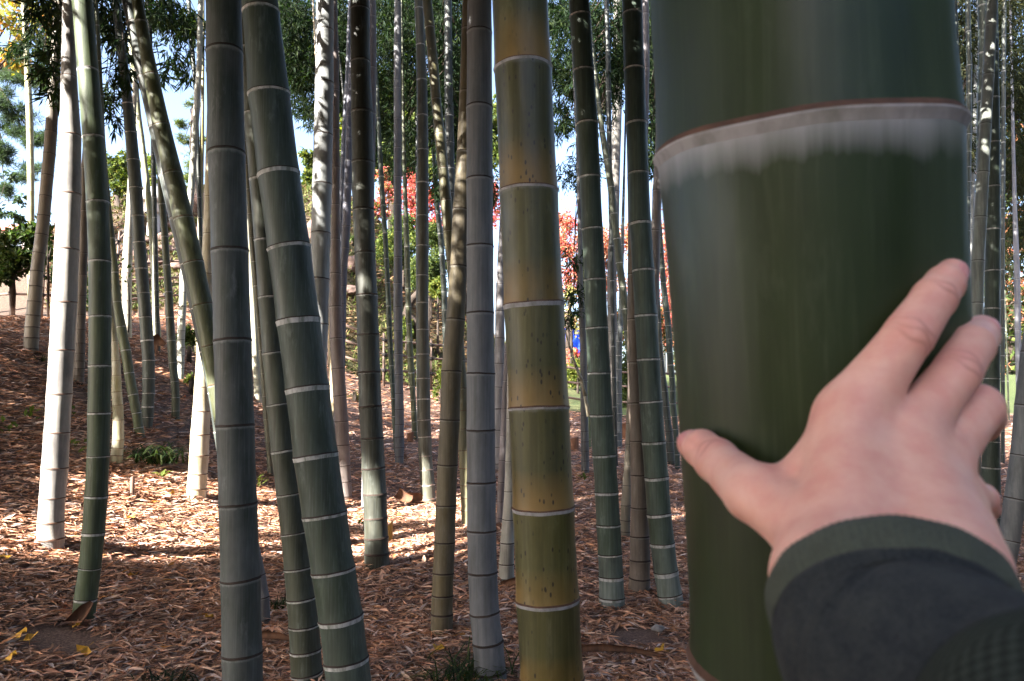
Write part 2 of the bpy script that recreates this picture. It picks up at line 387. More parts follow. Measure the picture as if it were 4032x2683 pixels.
        if k > 0 or True:
            uu, ww = frame(D[k]); dn = D[k]
            prof = make_prof(bw * float(np.exp(rng.normal(0, .3))))
            rv, rf, mi = ring_mesh(C[k], dn, uu, ww, R[k], seg, bw, prof)
            if tilt:
                aa = np.tile(ang, len(prof)); rv = rv + dn * ((np.cos(aa) * tilt + np.sin(aa) * tiltw) * R[k])[:, None]
            ro = obj('node_ring', mesh_np('node_ring', rv - root_loc, rf, smooth=True, mi=mi), ringm, o)
            ro.color = o.color
    if up > 0:                                        # the stalk goes on above
        d = D[0]; n = max(2, int(up / 0.35)); s = np.linspace(0, up, n * 3)
        P = C[0] + d * s[:, None] + np.array([0.0, 0.02, 0]) * (s ** 2)[:, None] * 0.3
        Rr = R[0] * (1 - 0.55 * s / up); Rr = Rr * np.where(np.arange(n * 3) % 3 == 0, 1.06, 1.0)
        V, F = tube_arrays(P - root_loc, Rr, min(seg, 20), cap=False)
        o = obj('upper_stem', mesh_np('upper_stem', V, F, smooth=True, uv=np.zeros((len(V), 2)) + 0.5), m, root); o.color = (*tc, 1)
    STALKS[key] = rec
    return rec
S = stalk
# --- the hand's giant (its own plane; see below for depth)
GIANT_Y = 0.474
S('giant', 'G', '3112,0,1196 3161,660,1192 3189,1200,1192 3229,1870,1192 3281,2600,1190',
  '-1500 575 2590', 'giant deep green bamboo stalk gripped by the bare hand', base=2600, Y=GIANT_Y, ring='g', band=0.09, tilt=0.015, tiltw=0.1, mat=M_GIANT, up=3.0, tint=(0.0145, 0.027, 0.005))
# --- stalks standing well in front
S('C36', 'y', '2047,0,224 2060,289,227 2082,757,231 2087,900,230 2102,1204,239 2122,1606,240 2139,1990,245 2155,2345,252 2173,2665,253', '272 755 1200 1605 1998 2360 2672',
  'thick yellow green bamboo stalk speckled with black dots', Y=1.85, ring='g', band=0.1, tint=(0.125, 0.112, 0.03))
S('C9', 's', '881,0,144 884,218,149 892,611,151 901,900,148 905,990,151 916,1342,154 926,1681,156 937,1982,155 947,2275,162 953,2570,165 956,2683,166', '206 604 989 1343 1678 1987 2281 2574',
  'thick upright dark grey stalk with a slanting olive stalk tucked behind it', Y=2.75, ring='d', tint=(0.043, 0.066, 0.046))
S('C19', 'g', '1024,0,146 1027,46,149 1059,370,169 1097,683,170 1127,900,172 1138,975,173 1174,1259,175 1210,1526,176 1236,1700,175 1243,1794,179 1278,2026,179 1312,2245,176 1342,2430,179 1362,2597,179 1375,2683,184',
  '46 371 684 975 1260 1528 1793 2026 2245 2432 2600', 'thick dark green leaning stalk whose lowest joints are chalky white', Y=2.65, tint=(0.05, 0.08, 0.046), foot=(4, (0.1, 0.125, 0.105)))
S('C20', 'g', '960,0,62 995,448,75 1020,706,80 1042,943,85 1061,1170,92 1080,1391,98 1100,1592,103 1119,1775,106 1142,1945,110 1161,2095,114 1175,2233,117 1187,2355,121 1197,2462,124 1207,2647,128',
  '448 706 945 1170 1390 1592 1775 1946 2097 2235 2356 2463 2560 2650', 'scratched olive green stalk half hidden by the thick leaning green one', base=2690, band=0.1, tint=(0.085, 0.095, 0.055))
S('C34', 'w', '1888,0,98 1888,132,99 1888,428,104 1889,709,106 1890,900,107 1890,972,107 1891,1236,109 1893,1474,113 1893,1695,114 1895,1901,115 1896,2092,116 1900,2255,118 1908,2415,119 1921,2528,122 1930,2647,128',
  '130 425 708 972 1235 1474 1696 1901 2092 2257 2415 2531 2648', 'bluish grey stalk with thin dark rings beside the speckled yellow one', base=2690, ring='d', tint=(0.215, 0.235, 0.25))
S('C33', 't', '1845,0,48 1842,115,50 1836,362,54 1827,600,58 1814,826,64 1806,1050,70 1793,1259,76 1777,1463,80 1771,1655,80 1762,1832,81 1756,1992,82 1751,2136,83 1745,2258,85 1742,2346,85 1740,2415,89 1739,2490,91',
  '115 362 600 826 1050 1259 1463 1655 1832 1992 2136 2258 2346 2420', 'tan to olive stalk leaning toward the bluish grey one, sunlit high up', base=2492, ring='d', tint=(0.16, 0.13, 0.055))
S('C4', 'g', '324,0,86 346,275,88 368,542,91 384,795,92 393,1030,93 394,1245,93 393,1440,94 390,1626,95 387,1791,93 379,1951,97 368,2098,96 354,2236,94 337,2358,97 328,2440,97',
  '0 278 542 796 1030 1246 1441 1627 1796 1953 2098 2235 2357', 'curved green stalk with white rings and a brown sheath at its foot', base=2440, tint=(0.09, 0.115, 0.045))
S('C37', 'g', '2278,0,80 2284,63,83 2298,278,83 2312,485,86 2323,697,83 2332,903,85 2343,1101,87 2350,1291,89 2359,1469,92 2367,1635,92 2370,1700,92 2379,1791,94 2388,1937,94 2395,2065,97 2402,2183,97 2406,2272,98 2409,2352,103 2409,2385,104',
  '63 278 487 697 901 1101 1291 1469 1635 1792 1938 2066 2182 2271 2353', 'straight green stalk with bright white rings and a white powdered foot', base=2387, tint=(0.08, 0.122, 0.08), foot=(3, (0.2, 0.23, 0.215)))
S('C44', 'g', '2489,0,80 2490,55,80 2497,273,83 2505,485,83 2514,683,82 2521,878,87 2533,1064,89 2543,1242,90 2553,1414,92 2563,1581,93 2569,1700,95 2574,1741,95 2585,1879,97 2595,2023,98 2608,2139,99 2622,2252,98 2637,2340,100 2643,2385,104',
  '55 273 485 683 878 1064 1242 1414 1581 1741 1879 2023 2139 2250 2342', 'green white ringed stalk leaning toward its base beside the giant stalk', base=2387, tint=(0.08, 0.12, 0.08), band=0.15, foot=(3, (0.2, 0.23, 0.215)))
S('C3', 'p', '268,0,45 271,304,66 278,536,88 273,766,99 268,900,100 263,984,102 254,1193,106 244,1381,106 234,1553,106 224,1706,108 216,1844,113 206,1960,108 200,2057,113 199,2145,118',
  '52 303 536 766 984 1193 1381 1553 1706 1844 1960 2057 2125', 'thick whitish stalk in full sun with a sharp shadow edge', base=2150, ring='p', tint=(0.25, 0.235, 0.215))
S('C26', 'd', '1417,0,78 1417,37,78 1419,244,79 1425,445,88 1428,640,87 1431,827,86 1437,998,84 1444,1163,86 1449,1319,89 1454,1469,90 1458,1603,92 1465,1728,92 1470,1844,95 1476,1948,95 1479,2042,95 1482,2120,97 1483,2183,100 1486,2230,105',
  '37 244 443 640 827 998 1164 1320 1468 1603 1728 1846 1948 2042 2120 2182', 'dark brownish green stalk standing on the sunlit strip of litter', base=2232, ring='d', band=0.09, tint=(0.06, 0.06, 0.042))
S('C6', 'o', '540,0,44 554,86,52 594,296,63 635,494,72 680,683,80 722,861,83 762,1035,83 798,1202,82 830,1365,80 855,1517,76 880,1660,74 905,1850,76 918,2000,78', '-70 86 296 494 683 861 1035 1202 1365 1517 1655',
  'slanting olive stalk that ends behind the thick dark grey one', Y=4.15, ring='p', tint=(0.12, 0.13, 0.042))
S('C7', 'd', '500,0,56 530,98,58 570,304,60 615,500,64 658,690,68 700,865,70 742,1040,70 780,1210,70 815,1370,68 850,1540,66 880,1750,66', '89 304 500 690 860 1040',
  'dark slanting stalk pressed behind the olive slanting one', Y=4.5, ring='b')
S('C18', 'p', '835,400,38 828,690,44 822,923,48 812,1150,54 803,1373,58 796,1526,64 794,1621,74 788,1705,78 784,1794,80 779,1866,80 774,1925,82', '462 625 777 923 1080 1236 1375 1526 1621 1713 1794 1866 1925',
  'sun bleached stalk crossed by the slanting olive stalk, foot in sun', base=1962, ring='p', tint=(0.3, 0.28, 0.16))
S('C43', 't', '2470,0,38 2480,300,42 2490,600,44 2495,892,46 2495,1081,50 2496,1259,54 2498,1429,56 2502,1589,60 2512,1738,64 2516,1872,68 2519,2001,72 2519,2114,78 2520,2208,83 2518,2280,84 2515,2330,90', '892 1081 1259 1429 1589 1738 1872 2001 2114 2208 2280',
  'tan stalk squeezed close behind a leaning green white ringed stalk', base=2330, ring='d', tint=(0.19, 0.165, 0.11))
S('C43b', 't', '2490,900,22 2484,1500,26 2474,1800,30 2468,1913,36 2464,1992,40 2462,2051,42 2460,2101,42', '1832 1913 1992 2051 2095', 'slim pale stalk showing only its foot beside the squeezed tan one', base=2122, ring='d', tint=(0.26, 0.24, 0.17))
S('C53', 'w', '4130,600,76 4095,1100,82 4075,1300,84 4060,1388,86 4036,1600,88 4020,1794,90 3996,1966,91 3973,2130,92 3948,2261,92 3935,2323,92', '1390 1600 1794 1966 2130 2261', 'pale grey leaning stalk just past the dark sleeve', base=2345, ring='d', tint=(0.25, 0.25, 0.25))
S('C22', 's', '860,500,38 900,900,40 930,1500,45 960,1900,52 995,2164,58 1003,2200,58 1017,2264,58 1032,2352,60 1036,2440,60', '2170 2266 2355 2440', 'small grey stalk foot peeping out beside the thick dark grey stalk', base=2462, ring='d', tint=(0.15, 0.15, 0.16))
S('C35c', 'p', '2034,700,22 2030,1000,24 2010,1500,28 2008,1700,30 2006,1819,34 2005,1937,40 2001,2048,48 1997,2142,56 1994,2223,60 1994,2280,64', '1520 1650 1819 1937 2048 2140 2223 2280', 'mottled pale stalk flaring at its foot next to the speckled yellow stalk', base=2305, ring='d', tint=(0.36, 0.33, 0.29))
# --- mid distance
S('C2', 't', '232,0,36 218,247,40 208,402,49 198,574,52 184,717,52 168,900,55 145,1070,55 136,1190,60 126,1294,63 121,1380,64', '150 345 433 521 608 693 775 852 926 998 1070 1130 1190 1244 1291 1334',
  'tan stalk on the rise by the dark bush, bleached white near the top', base=1382, ring='d', band=0.1, tint=(0.235, 0.19, 0.15))
S('C5', 'g', '455,0,34 490,287,40 515,522,49 534,740,57 542,853,52 548,955,52 557,1058,52 565,1156,52 573,1250,53 579,1340,53 585,1420,53 585,1492,52 585,1549,52 582,1601,52 581,1644,49 578,1685,45', '287 408 523 632 741 852 955 1058 1155 1250 1340 1420 1491 1548 1600 1643',
  'dark green stalk with close white rings rising out of the grass tuft', base=1692, tint=(0.085, 0.105, 0.08))
S('C12', 'o', '395,300,18 405,560,20 420,750,22 433,870,25 446,1000,28 453,1073,30 460,1188,38 476,1288,44 495,1380,43 508,1469,42 524,1555,43 537,1627,40 547,1690,40', '660 800 938 1073 1189 1288 1380 1469 1555 1627 1684',
  'slender bowed green stalk leaning out from behind the curved green one', base=1722, tint=(0.14, 0.16, 0.065))
S('C13', 'l', '415,1000,18 435,1200,22 450,1345,30 457,1423,34 460,1545,43 464,1598,45 466,1655,46 466,1731,50 463,1763,50 460,1794,52', '1200 1345 1423 1480 1545 1598 1655 1734 1765 1795', 'yellow green stalk foot close beside the curved green stalk', base=1824, ring='p', tint=(0.27, 0.24, 0.1))
S('C14', 'p', '525,500,22 512,800,28 508,900,34 503,1000,40 500,1080,42 500,1140,40 500,1240,38 502,1310,36', '630 720 830 938 1004 1078 1130 1186 1241', 'white sunlit stalk with dark leaf twigs in front of its middle', base=1325, ring='p', tint=(0.3, 0.28, 0.23))
S('C8', 'l', '520,230,22 532,321,26 542,453,28 555,534,26 564,608,26 573,683,26 582,758,27 590,830,28 592,895,31 597,900,30 603,966,30 606,1032,29 609,1096,30 612,1207,30 618,1300,32 622,1354,30', '402 459 537 610 684 758 829 900 966 1032 1096 1153 1207 1258 1300 1334',
  'bright yellow green sunlit stalk with a torn brown sheath by its foot', base=1362, tint=(0.18, 0.2, 0.09))
S('C10', 'o', '570,100,18 585,250,20 610,480,22 628,631,24 638,804,30 640,900,29 649,932,29 656,1044,30 664,1150,32 669,1250,35 674,1342,36 680,1429,34 688,1503,34 692,1566,34 692,1618,34 690,1650,36', '804 932 1044 1150 1250 1342 1428 1503 1566 1618',
  'thin dark green stalk standing alone in front of the rocky slope', base=1652, ring='b', tint=(0.1, 0.115, 0.06))
S('C11', 't', '345,500,30 335,700,36 327,980,40 322,1100,42 318,1200,44 315,1300,46 312,1430,46 310,1510,44', '830 998 1084 1167 1242 1299 1354 1394 1425 1454 1483', 'brown shaded stalk between the sunlit white and the curved green stalks', base=1514, ring='d', band=0.08, tint=(0.13, 0.11, 0.085))
S('C15', 'p', '790,0,22 784,267,24 779,345,25 774,434,27 769,511,26 765,592,27 759,672,27 753,749,28 746,830,29 735,960,30 723,1058,26 721,1096,29 721,1153,31 719,1210,31 716,1260,32 714,1305,32 712,1340,32 712,1400,32 712,1432,30 712,1490,24', '267 351 432 511 591 671 749 1030 1096 1153 1209 1260 1304 1340 1371 1403 1431 1452 1478',
  'slim grey stalk turning white and yellow at its sunlit foot', base=1502, ring='d', band=0.1, tint=(0.32, 0.31, 0.27))
S('C17', 'l', '800,0,12 800,200,12 797,400,14 795,575,18 792,720,20 788,900,22 782,1200,26', '120 250 400 575 720', 'thin yellow stalk lit by the sun beside a slim grey one', base=1400, ring='p', tint=(0.24, 0.2, 0.05))
S('C1', 'l', '92,0,23 106,230,25 117,459,30 121,689,30 122,900,29 122,1100,30', '109 227 310 373 445 511 574 631 689 758 816', 'isolated yellow stalk beyond the dark bush against the sky', Y=10.5, ring='p', tint=(0.24, 0.21, 0.07))
S('C21', 'p', '968,700,16 975,900,18 985,1050,22 998,1230,26 1005,1400,30 1014,1500,32 1017,1575,34', '1135 1207 1339 1396 1448 1494 1526 1560', 'narrow white sunlit stalk seen in the gap behind the olive green stalk', base=1582, ring='b', tint=(0.33, 0.31, 0.22))
S('C21b', 'o', '955,300,14 968,574,18 980,746,22 990,900,24 1003,1050,25 1018,1250,26 1035,1450,27 1050,1650,28 1064,1800,30 1067,1870,32', '1030 1125 1290 1380 1470 1560 1650 1744 1791 1832 1866', 'thin brown green stalk running down behind the scratched olive stalk', base=1877, ring='p', tint=(0.14, 0.12, 0.075))
S('C23', 'w', '1280,0,72 1278,126,73 1277,333,76 1273,534,77 1268,729,79 1264,900,79 1263,920,79 1258,1101,80 1253,1280,82 1246,1420,84 1238,1640,88 1232,1900,92', '123 330 534 728 920 1101 1278 1450 1610 1760', 'bright silvery stalk in dappled sun behind the thick leaning green one', Y=5.3, ring='d', band=0.09, tint=(0.3, 0.3, 0.32))
S('C23b', 'l', '1280,950,14 1292,1150,16 1300,1350,20 1308,1550,24 1314,1680,26', '1250 1340 1430 1510 1580 1640', 'thin yellow white sunlit stalk beside the brownish grey one', base=1695, ring='p', tint=(0.28, 0.24, 0.09))
S('C24', 't', '1318,100,24 1322,300,28 1322,511,30 1322,660,34 1321,806,34 1322,900,38 1321,943,38 1320,1078,45 1321,1209,50 1324,1334,53 1331,1453,53 1338,1560,53 1345,1661,55 1347,1700,55 1354,1835,54 1358,1900,52 1362,1957,50', '201 356 510 660 806 943 1079 1209 1334 1453 1560 1661 1755 1835 1899 1957',
  'brownish grey stalk directly behind the bright silvery one', base=1974, ring='d', tint=(0.2, 0.165, 0.14))
S('C25a', 'b', '1378,0,16 1368,287,17 1353,540,18 1347,706,19 1342,900,18 1336,1100,18', '100 260 400 540 620 706', 'thin bluish stalk tilting behind the dark brownish green stalk', Y=9.5, ring='d', tint=(0.12, 0.14, 0.18))
S('C25b', 'b', '1395,100,20 1375,400,24 1372,630,30 1366,809,34 1363,892,36 1359,978,34 1352,1050,34 1349,1130,34 1347,1200,34 1345,1320,34 1342,1500,34', '545 634 723 809 892 978 1052 1127 1199', 'slate blue stalk crossing behind the dark brownish green one', Y=8.2, ring='d', tint=(0.13, 0.15, 0.18))
S('C27', 'w', '1462,0,36 1464,66,36 1466,267,34 1463,500,34 1458,800,32 1450,1300,34', '66 267 448 640', 'grey stalk mostly hidden behind the dark brownish green one', Y=6.5, ring='d', tint=(0.25, 0.25, 0.27))
S('C28', 'g', '1475,230,12 1484,316,14 1492,517,17 1501,695,20 1508,809,22 1513,900,20 1516,918,20 1521,1019,20 1526,1114,20 1530,1205,21 1533,1288,21 1537,1368,20 1541,1440,20 1545,1512,20 1549,1570,20 1552,1632,20', '580 695 809 918 1019 1114 1205 1288 1367 1440 1511 1569 1640',
  'thin dark green stalk bending close beside the slim bluish grey one', base=1790, band=0.1, tint=(0.06, 0.085, 0.05))
S('C29', 's', '1566,0,26 1565,172,28 1565,347,30 1566,468,31 1566,697,32 1566,806,32 1567,912,33 1567,1015,34 1567,1116,36 1567,1212,37 1568,1305,35 1569,1395,34 1570,1477,34 1572,1551,34 1573,1614,37 1573,1673,36 1572,1722,39 1573,1765,38 1572,1800,36',
  '172 347 468 583 697 806 912 1015 1116 1212 1305 1395 1477 1551 1614 1673 1722 1765 1800', 'slim bluish grey stalk with evenly spaced dark rings', base=1827, ring='d', tint=(0.15, 0.155, 0.17))
S('C30', 'g', '1586,287,9 1590,574,14 1593,695,17 1596,792,18 1598,883,20 1602,972,23 1604,1061,23 1606,1136,22 1608,1207,23 1610,1276,23 1613,1345,23 1616,1407,24 1620,1469,25 1623,1523,23 1627,1575,22 1629,1621,22 1631,1661,22 1633,1720,24', '695 792 883 972 1061 1136 1207 1276 1345 1407 1469 1523 1575 1621 1661 1700',
  'thin olive stalk whose foot stands in a small patch of sun', base=1732, ring='b', tint=(0.1, 0.12, 0.04))
S('C31', 'o', '1648,0,35 1650,34,36 1656,178,37 1661,316,42 1663,456,45 1664,591,47 1664,720,48 1664,850,48 1664,968,49 1663,1085,50 1663,1193,49 1664,1298,50 1665,1395,52 1667,1490,53 1668,1570,55 1669,1653,55 1672,1719,55 1674,1795,56 1679,1850,56 1684,1908,59 1687,1963,58',
  '34 178 316 456 591 720 850 968 1085 1193 1298 1395 1490 1570 1653 1719 1795 1850 1908 1963', 'brownish stalk with a light streak running down to its foot', base=1984, ring='b', tint=(0.13, 0.12, 0.085))
S('C32', 'o', '1681,0,39 1692,109,40 1705,250,41 1717,390,39 1731,528,43 1744,660,42 1756,789,46 1763,900,46 1768,915,46 1780,1027,46 1790,1150,46 1808,1400,46 1822,1600,46 1830,1800,48 1838,1950,50 1842,2050,50', '109 250 390 528 663 790 910 1027 1150 1290 1420 1531 1617 1690 1775 1845 1910 1960 2013',
  'olive stalk speckled with sun, crossing behind the tan leaning one', base=2072, ring='p', tint=(0.2, 0.19, 0.08))
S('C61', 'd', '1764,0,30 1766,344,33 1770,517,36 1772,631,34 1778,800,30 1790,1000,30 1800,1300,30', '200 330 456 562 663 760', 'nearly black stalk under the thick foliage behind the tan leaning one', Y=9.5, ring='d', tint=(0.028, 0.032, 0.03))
S('C62', 'g', '1702,400,12 1706,574,15 1713,689,18 1720,800,20 1728,880,22 1734,920,22 1740,1004,22 1744,1080,22 1749,1150,23 1751,1222,23 1753,1291,23 1756,1400,23 1762,1550,24', '520 610 690 770 842 920 1004 1080 1150 1222 1291',
  'thin blackish green stalk slipping behind the tan leaning one', base=1640, tint=(0.05, 0.075, 0.055))
S('C35', 'w', '1985,500,14 1978,800,16 1975,890,18 1972,1007,26 1969,1118,32 1968,1228,37 1968,1334,40 1967,1430,42 1966,1526,44 1965,1612,46 1965,1700,46 1968,1830,46', '886 1004 1120 1227 1333 1433 1526 1612 1695 1762', 'light grey stalk with broad sun flecks hidden by the speckled yellow one', base=1850, ring='d', band=0.09, tint=(0.34, 0.33, 0.33))
S('C35b', 'w', '2030,900,20 2010,1250,26 2000,1390,28 1994,1500,30 1990,1612,32 1985,1700,30 1980,1813,32 1976,1897,33 1972,1976,31 1968,2045,30', '1391 1500 1612 1718 1814 1900 1976 2040', 'pinkish grey stalk foot between the bluish grey and speckled yellow stalks', base=2068, ring='d', band=0.09, tint=(0.27, 0.23, 0.22))
S('C38', 's', '2255,172,10 2266,402,14 2276,574,16 2279,746,16 2283,900,18 2285,1124,22 2295,1300,28 2298,1460,27 2300,1575,30 2302,1700,32 2304,1780,32 2304,1850,32', '900 1020 1127 1215 1294 1374 1440 1500 1569 1640 1700 1741 1778 1816',
  'rough dull grey stalk behind the straight powder footed green one', base=1866, ring='d', tint=(0.11, 0.11, 0.105))
S('C38b', 'o', '2280,500,10 2289,900,12 2295,1000,13 2300,1150,14 2306,1300,14 2312,1450,14 2318,1600,14 2322,1750,14', '836 978 1100 1240 1380 1500', 'very thin light green stalk hugging the straight powder footed one', base=1770, tint=(0.2, 0.24, 0.1))
S('C40', 'o', '2335,200,14 2345,300,16 2357,405,17 2371,520,23 2389,629,27 2406,738,29 2417,841,29 2420,900,28 2429,941,30 2439,1035,30 2451,1129,31 2462,1216,31 2472,1310,31 2484,1450,31 2492,1600,31 2500,1800,32', '405 519 629 737 841 940 1035 1129 1217 1303 1380 1450',
  'thin slanting stalk with white rings crossing in front of a grey one', base=1850, tint=(0.11, 0.12, 0.06))
S('C41', 't', '2433,0,36 2432,281,40 2430,399,40 2427,520,40 2424,637,38 2422,757,37 2419,900,38 2412,990,38 2409,1098,39 2410,1207,39 2413,1308,38 2415,1407,37 2415,1500,36 2418,1650,36', '28 155 280 400 520 635 757 880 989 1098 1207 1308 1407 1500 1580',
  'dull grey brown stalk crossed by the thin slanting one', base=1725, ring='d', tint=(0.16, 0.145, 0.13))
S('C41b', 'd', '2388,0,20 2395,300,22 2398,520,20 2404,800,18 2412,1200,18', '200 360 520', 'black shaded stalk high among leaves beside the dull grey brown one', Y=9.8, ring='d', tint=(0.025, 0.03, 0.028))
S('C42', 'b', '2452,900,14 2446,1150,18 2442,1288,22 2438,1351,26 2434,1454,30 2433,1549,33 2433,1627,35 2432,1684,35 2433,1740,34', '1180 1288 1345 1400 1454 1500 1549 1590 1627 1664 1700', 'blue green stalk foot with pale rings near the cut stump', base=1763, ring='w', band=0.1, tint=(0.08, 0.11, 0.105))
S('C45a', 'w', '2540,0,28 2542,100,30 2543,270,30 2538,500,30 2530,800,32 2520,1200,34', '55 270 470 660', 'light grey stalk top showing beside a leaning green white ringed stalk', Y=7.2, ring='d', tint=(0.26, 0.25, 0.26))
S('C45b', 't', '2602,350,30 2597,575,34 2592,650,36 2588,752,40 2582,909,38 2580,1060,36 2576,1200,34 2572,1400,34', '590 752 909 1064 1200 1330', 'grey brown stalk emerging from behind the giant stalk', Y=7.6, ring='d', tint=(0.22, 0.19, 0.17))
S('C46', 'g', '2590,700,14 2596,850,16 2603,995,22 2612,1113,24 2618,1170,25 2625,1228,26 2631,1282,26 2637,1388,26 2641,1437,25 2646,1486,25 2649,1540,24 2650,1598,24 2656,1644,24 2665,1750,22 2667,1835,22', '995 1056 1113 1170 1228 1282 1335 1388 1437 1486 1540 1590 1640 1690 1740 1790',
  'thin dark stalk with close rings and a white foot by the giant stalk', base=1849, band=0.1, tint=(0.055, 0.08, 0.065))
S('C47', 'd', '2585,900,10 2590,1087,12 2593,1200,14 2597,1317,16 2608,1460,20 2617,1518,24 2625,1615,28 2630,1673,30 2636,1710,32 2641,1800,33', '1180 1270 1350 1420 1480 1540 1600 1650 1700 1740 1780', 'blackish stalk foot between a leaning green stalk and the giant stalk', base=1830, ring='d', tint=(0.06, 0.062, 0.05))
# --- beyond the giant, on its far side
S('C50', 'w', '3906,0,49 3902,100,48 3892,296,49 3880,491,50 3870,680,52 3860,855,54 3851,1028,54 3846,1194,54 3840,1290,54 3834,1600,56 3830,1800,58', '100 296 490 680 856 1028 1195 1350 1490 1610 1710 1790', 'whitish grey stalk with black rings above the fingertips', Y=5.0, ring='d', band=0.09, tint=(0.42, 0.42, 0.42))
S('C51', 'g', '3908,0,42 3910,133,44 3910,207,46 3911,385,50 3912,560,54 3911,734,58 3910,903,62 3908,1065,64 3907,1214,66 3906,1357,68 3904,1490,70 3902,1736,74 3902,1842,78 3903,1948,80 3900,2036,82 3898,2120,84', '207 385 560 734 903 1065 1214 1357 1490 1620 1738 1840 1946 2034 2120',
  'green white ringed stalk behind the hand and the whitish grey one', base=2220, tint=(0.075, 0.11, 0.07))
S('C52', 'g', '3868,0,40 3870,23,42 3872,210,42 3868,400,40 3862,700,40 3856,1100,40', '23 210 400 580', 'green stalk peeping out at the far side of the whitish grey one', Y=7.0, tint=(0.07, 0.1, 0.065))
S('C54', 'd', '3812,0,20 3813,124,21 3817,257,22 3816,373,23 3816,452,24 3815,530,24 3813,601,24 3812,659,24 3812,717,23 3811,779,22 3811,841,22 3811,912,20 3811,1100,20', '124 257 371 452 529 598 659 717 777 841 910', 'thin dark twiggy stalk with many white rings beside the giant', Y=8.2, tint=(0.06, 0.07, 0.045))
S('C55', 'w', '3845,200,14 3840,373,16 3837,580,18 3830,746,20 3826,870,20 3823,960,20 3815,1200,20', '330 500 660 780 900', 'thin pale grey stalk behind the dark twiggy one', Y=9.5, ring='d', tint=(0.3, 0.3, 0.31))
S('C56', 'w', '3784,600,20 3790,700,22 3791,800,24 3797,950,26 3803,1070,30 3812,1200,34 3825,1500,38', '806 970 1052 1140', 'grey green stalk edging out along the flank of the giant stalk', Y=5.8, ring='w', band=0.1, tint=(0.2, 0.23, 0.2))
S('C57', 'd', '3952,300,18 3950,600,18 3948,900,18 3946,1200,18 3948,1300,18 3949,1600,18 3948,1800,18', '420 560 690 820 940 1060 1180 1290 1400 1500 1600', 'blackish narrow stalk close by the green one behind the hand', base=1827, ring='d', tint=(0.05, 0.055, 0.045))
S('C58', 'b', '3985,350,12 3990,580,14 3995,800,18 4000,950,22 4005,1100,26 4008,1300,26 4012,1500,26', '700 800 900 1000 1100 1200 1300', 'bluish white thin stalk in the far thicket past the hand', Y=11.0, ring='d', tint=(0.3, 0.33, 0.38))
S('C59', 'o', '3950,900,6 3963,1350,7 3968,1500,8 3972,1640,8', '1200 1300 1400 1500 1580', 'hair thin stalk in the far thicket past the hand', base=1655, tint=(0.14, 0.15, 0.08))
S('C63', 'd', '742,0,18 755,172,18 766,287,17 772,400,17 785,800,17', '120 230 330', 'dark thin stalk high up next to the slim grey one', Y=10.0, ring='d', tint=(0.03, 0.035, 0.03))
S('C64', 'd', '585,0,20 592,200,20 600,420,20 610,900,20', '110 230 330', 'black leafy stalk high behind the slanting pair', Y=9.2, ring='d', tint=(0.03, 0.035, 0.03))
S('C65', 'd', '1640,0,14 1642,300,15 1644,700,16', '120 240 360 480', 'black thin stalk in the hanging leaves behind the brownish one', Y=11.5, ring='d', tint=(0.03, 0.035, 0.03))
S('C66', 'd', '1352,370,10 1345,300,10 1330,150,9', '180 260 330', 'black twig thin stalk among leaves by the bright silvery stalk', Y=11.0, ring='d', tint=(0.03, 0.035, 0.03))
# a snapped thin culm leaning on its neighbours
dead = empty('broken_stalk', at(2316, 1600, 5.6), 'thin broken stalk leaning crooked against a straight green one', 'bamboo')
pp = [(2224, 1300, 6), (2250, 1390, 10), (2268, 1446, 12), (2290, 1500, 14), (2305, 1560, 16), (2318, 1640, 15)]
for k in range(len(pp) - 1):
    P0, P1 = at(pp[k][0], pp[k][1], 6.0), at(pp[k + 1][0], pp[k + 1][1], 6.0)
    r0, r1 = pp[k][2] / 2 * 6.0 / FPX, pp[k + 1][2] / 2 * 6.0 / FPX
    me = tube_mesh('internode', [([P0 - np.array(dead.location), P0 * .5 + P1 * .5 - np.array(dead.location), P1 - np.array(dead.location)], [r0 * 1.12, r0 * .9, r1 * 1.1], 10)])
    o = obj('internode', me, M_PALE, dead); o.color = (0.2, 0.17, 0.1, 1)
# ------------------------------------------------------------------ leaves
def norm(a): return a / (np.linalg.norm(a, axis=-1, keepdims=True) + 1e-9)
def leaf_arrays(c, d, n, ln, wd, fold=0.15):
    """folded lance-shaped leaves: 5 points, 2 quads each"""
    d = norm(d); s = norm(np.cross(n, d)); n = np.cross(d, s); m = len(c)
    ln = np.broadcast_to(ln, (m,))[:, None]; wd = np.broadcast_to(wd, (m,))[:, None]
    mid = c + d * ln * 0.42
    V = np.stack([c, mid + s * wd * 0.5 + n * wd * fold, c + d * ln - n * ln * 0.06, mid - s * wd * 0.5 + n * wd * fold, mid], 1)
    o = np.arange(m)[:, None] * 5
    F = np.concatenate([o + [0, 1, 2, 4], o + [0, 4, 2, 3]], 0)
    return V.reshape(-1, 3), F
def rand_dirs(m, down=0.0):
    v = rng.normal(size=(m, 3)); v[:, 2] -= down; return norm(v)
def palette(m, cols, var=0.2):
    cols = np.array(cols); k = rng.integers(0, len(cols), m)
    return np.clip(cols[k] * (1 + rng.normal(0, var, (m, 1))), 0.003, 1)
def leaf_mesh(name, c, d, n, ln, wd, cols, fold=0.15):
    V, F = leaf_arrays(c, d, n, ln, wd, fold)
    return mesh_np(name, V, F, col=np.repeat(cols, 5, 0))
BAMBOO_COLS = [(0.008, 0.02, 0.008), (0.012, 0.028, 0.009), (0.006, 0.014, 0.006), (0.022, 0.036, 0.01)]

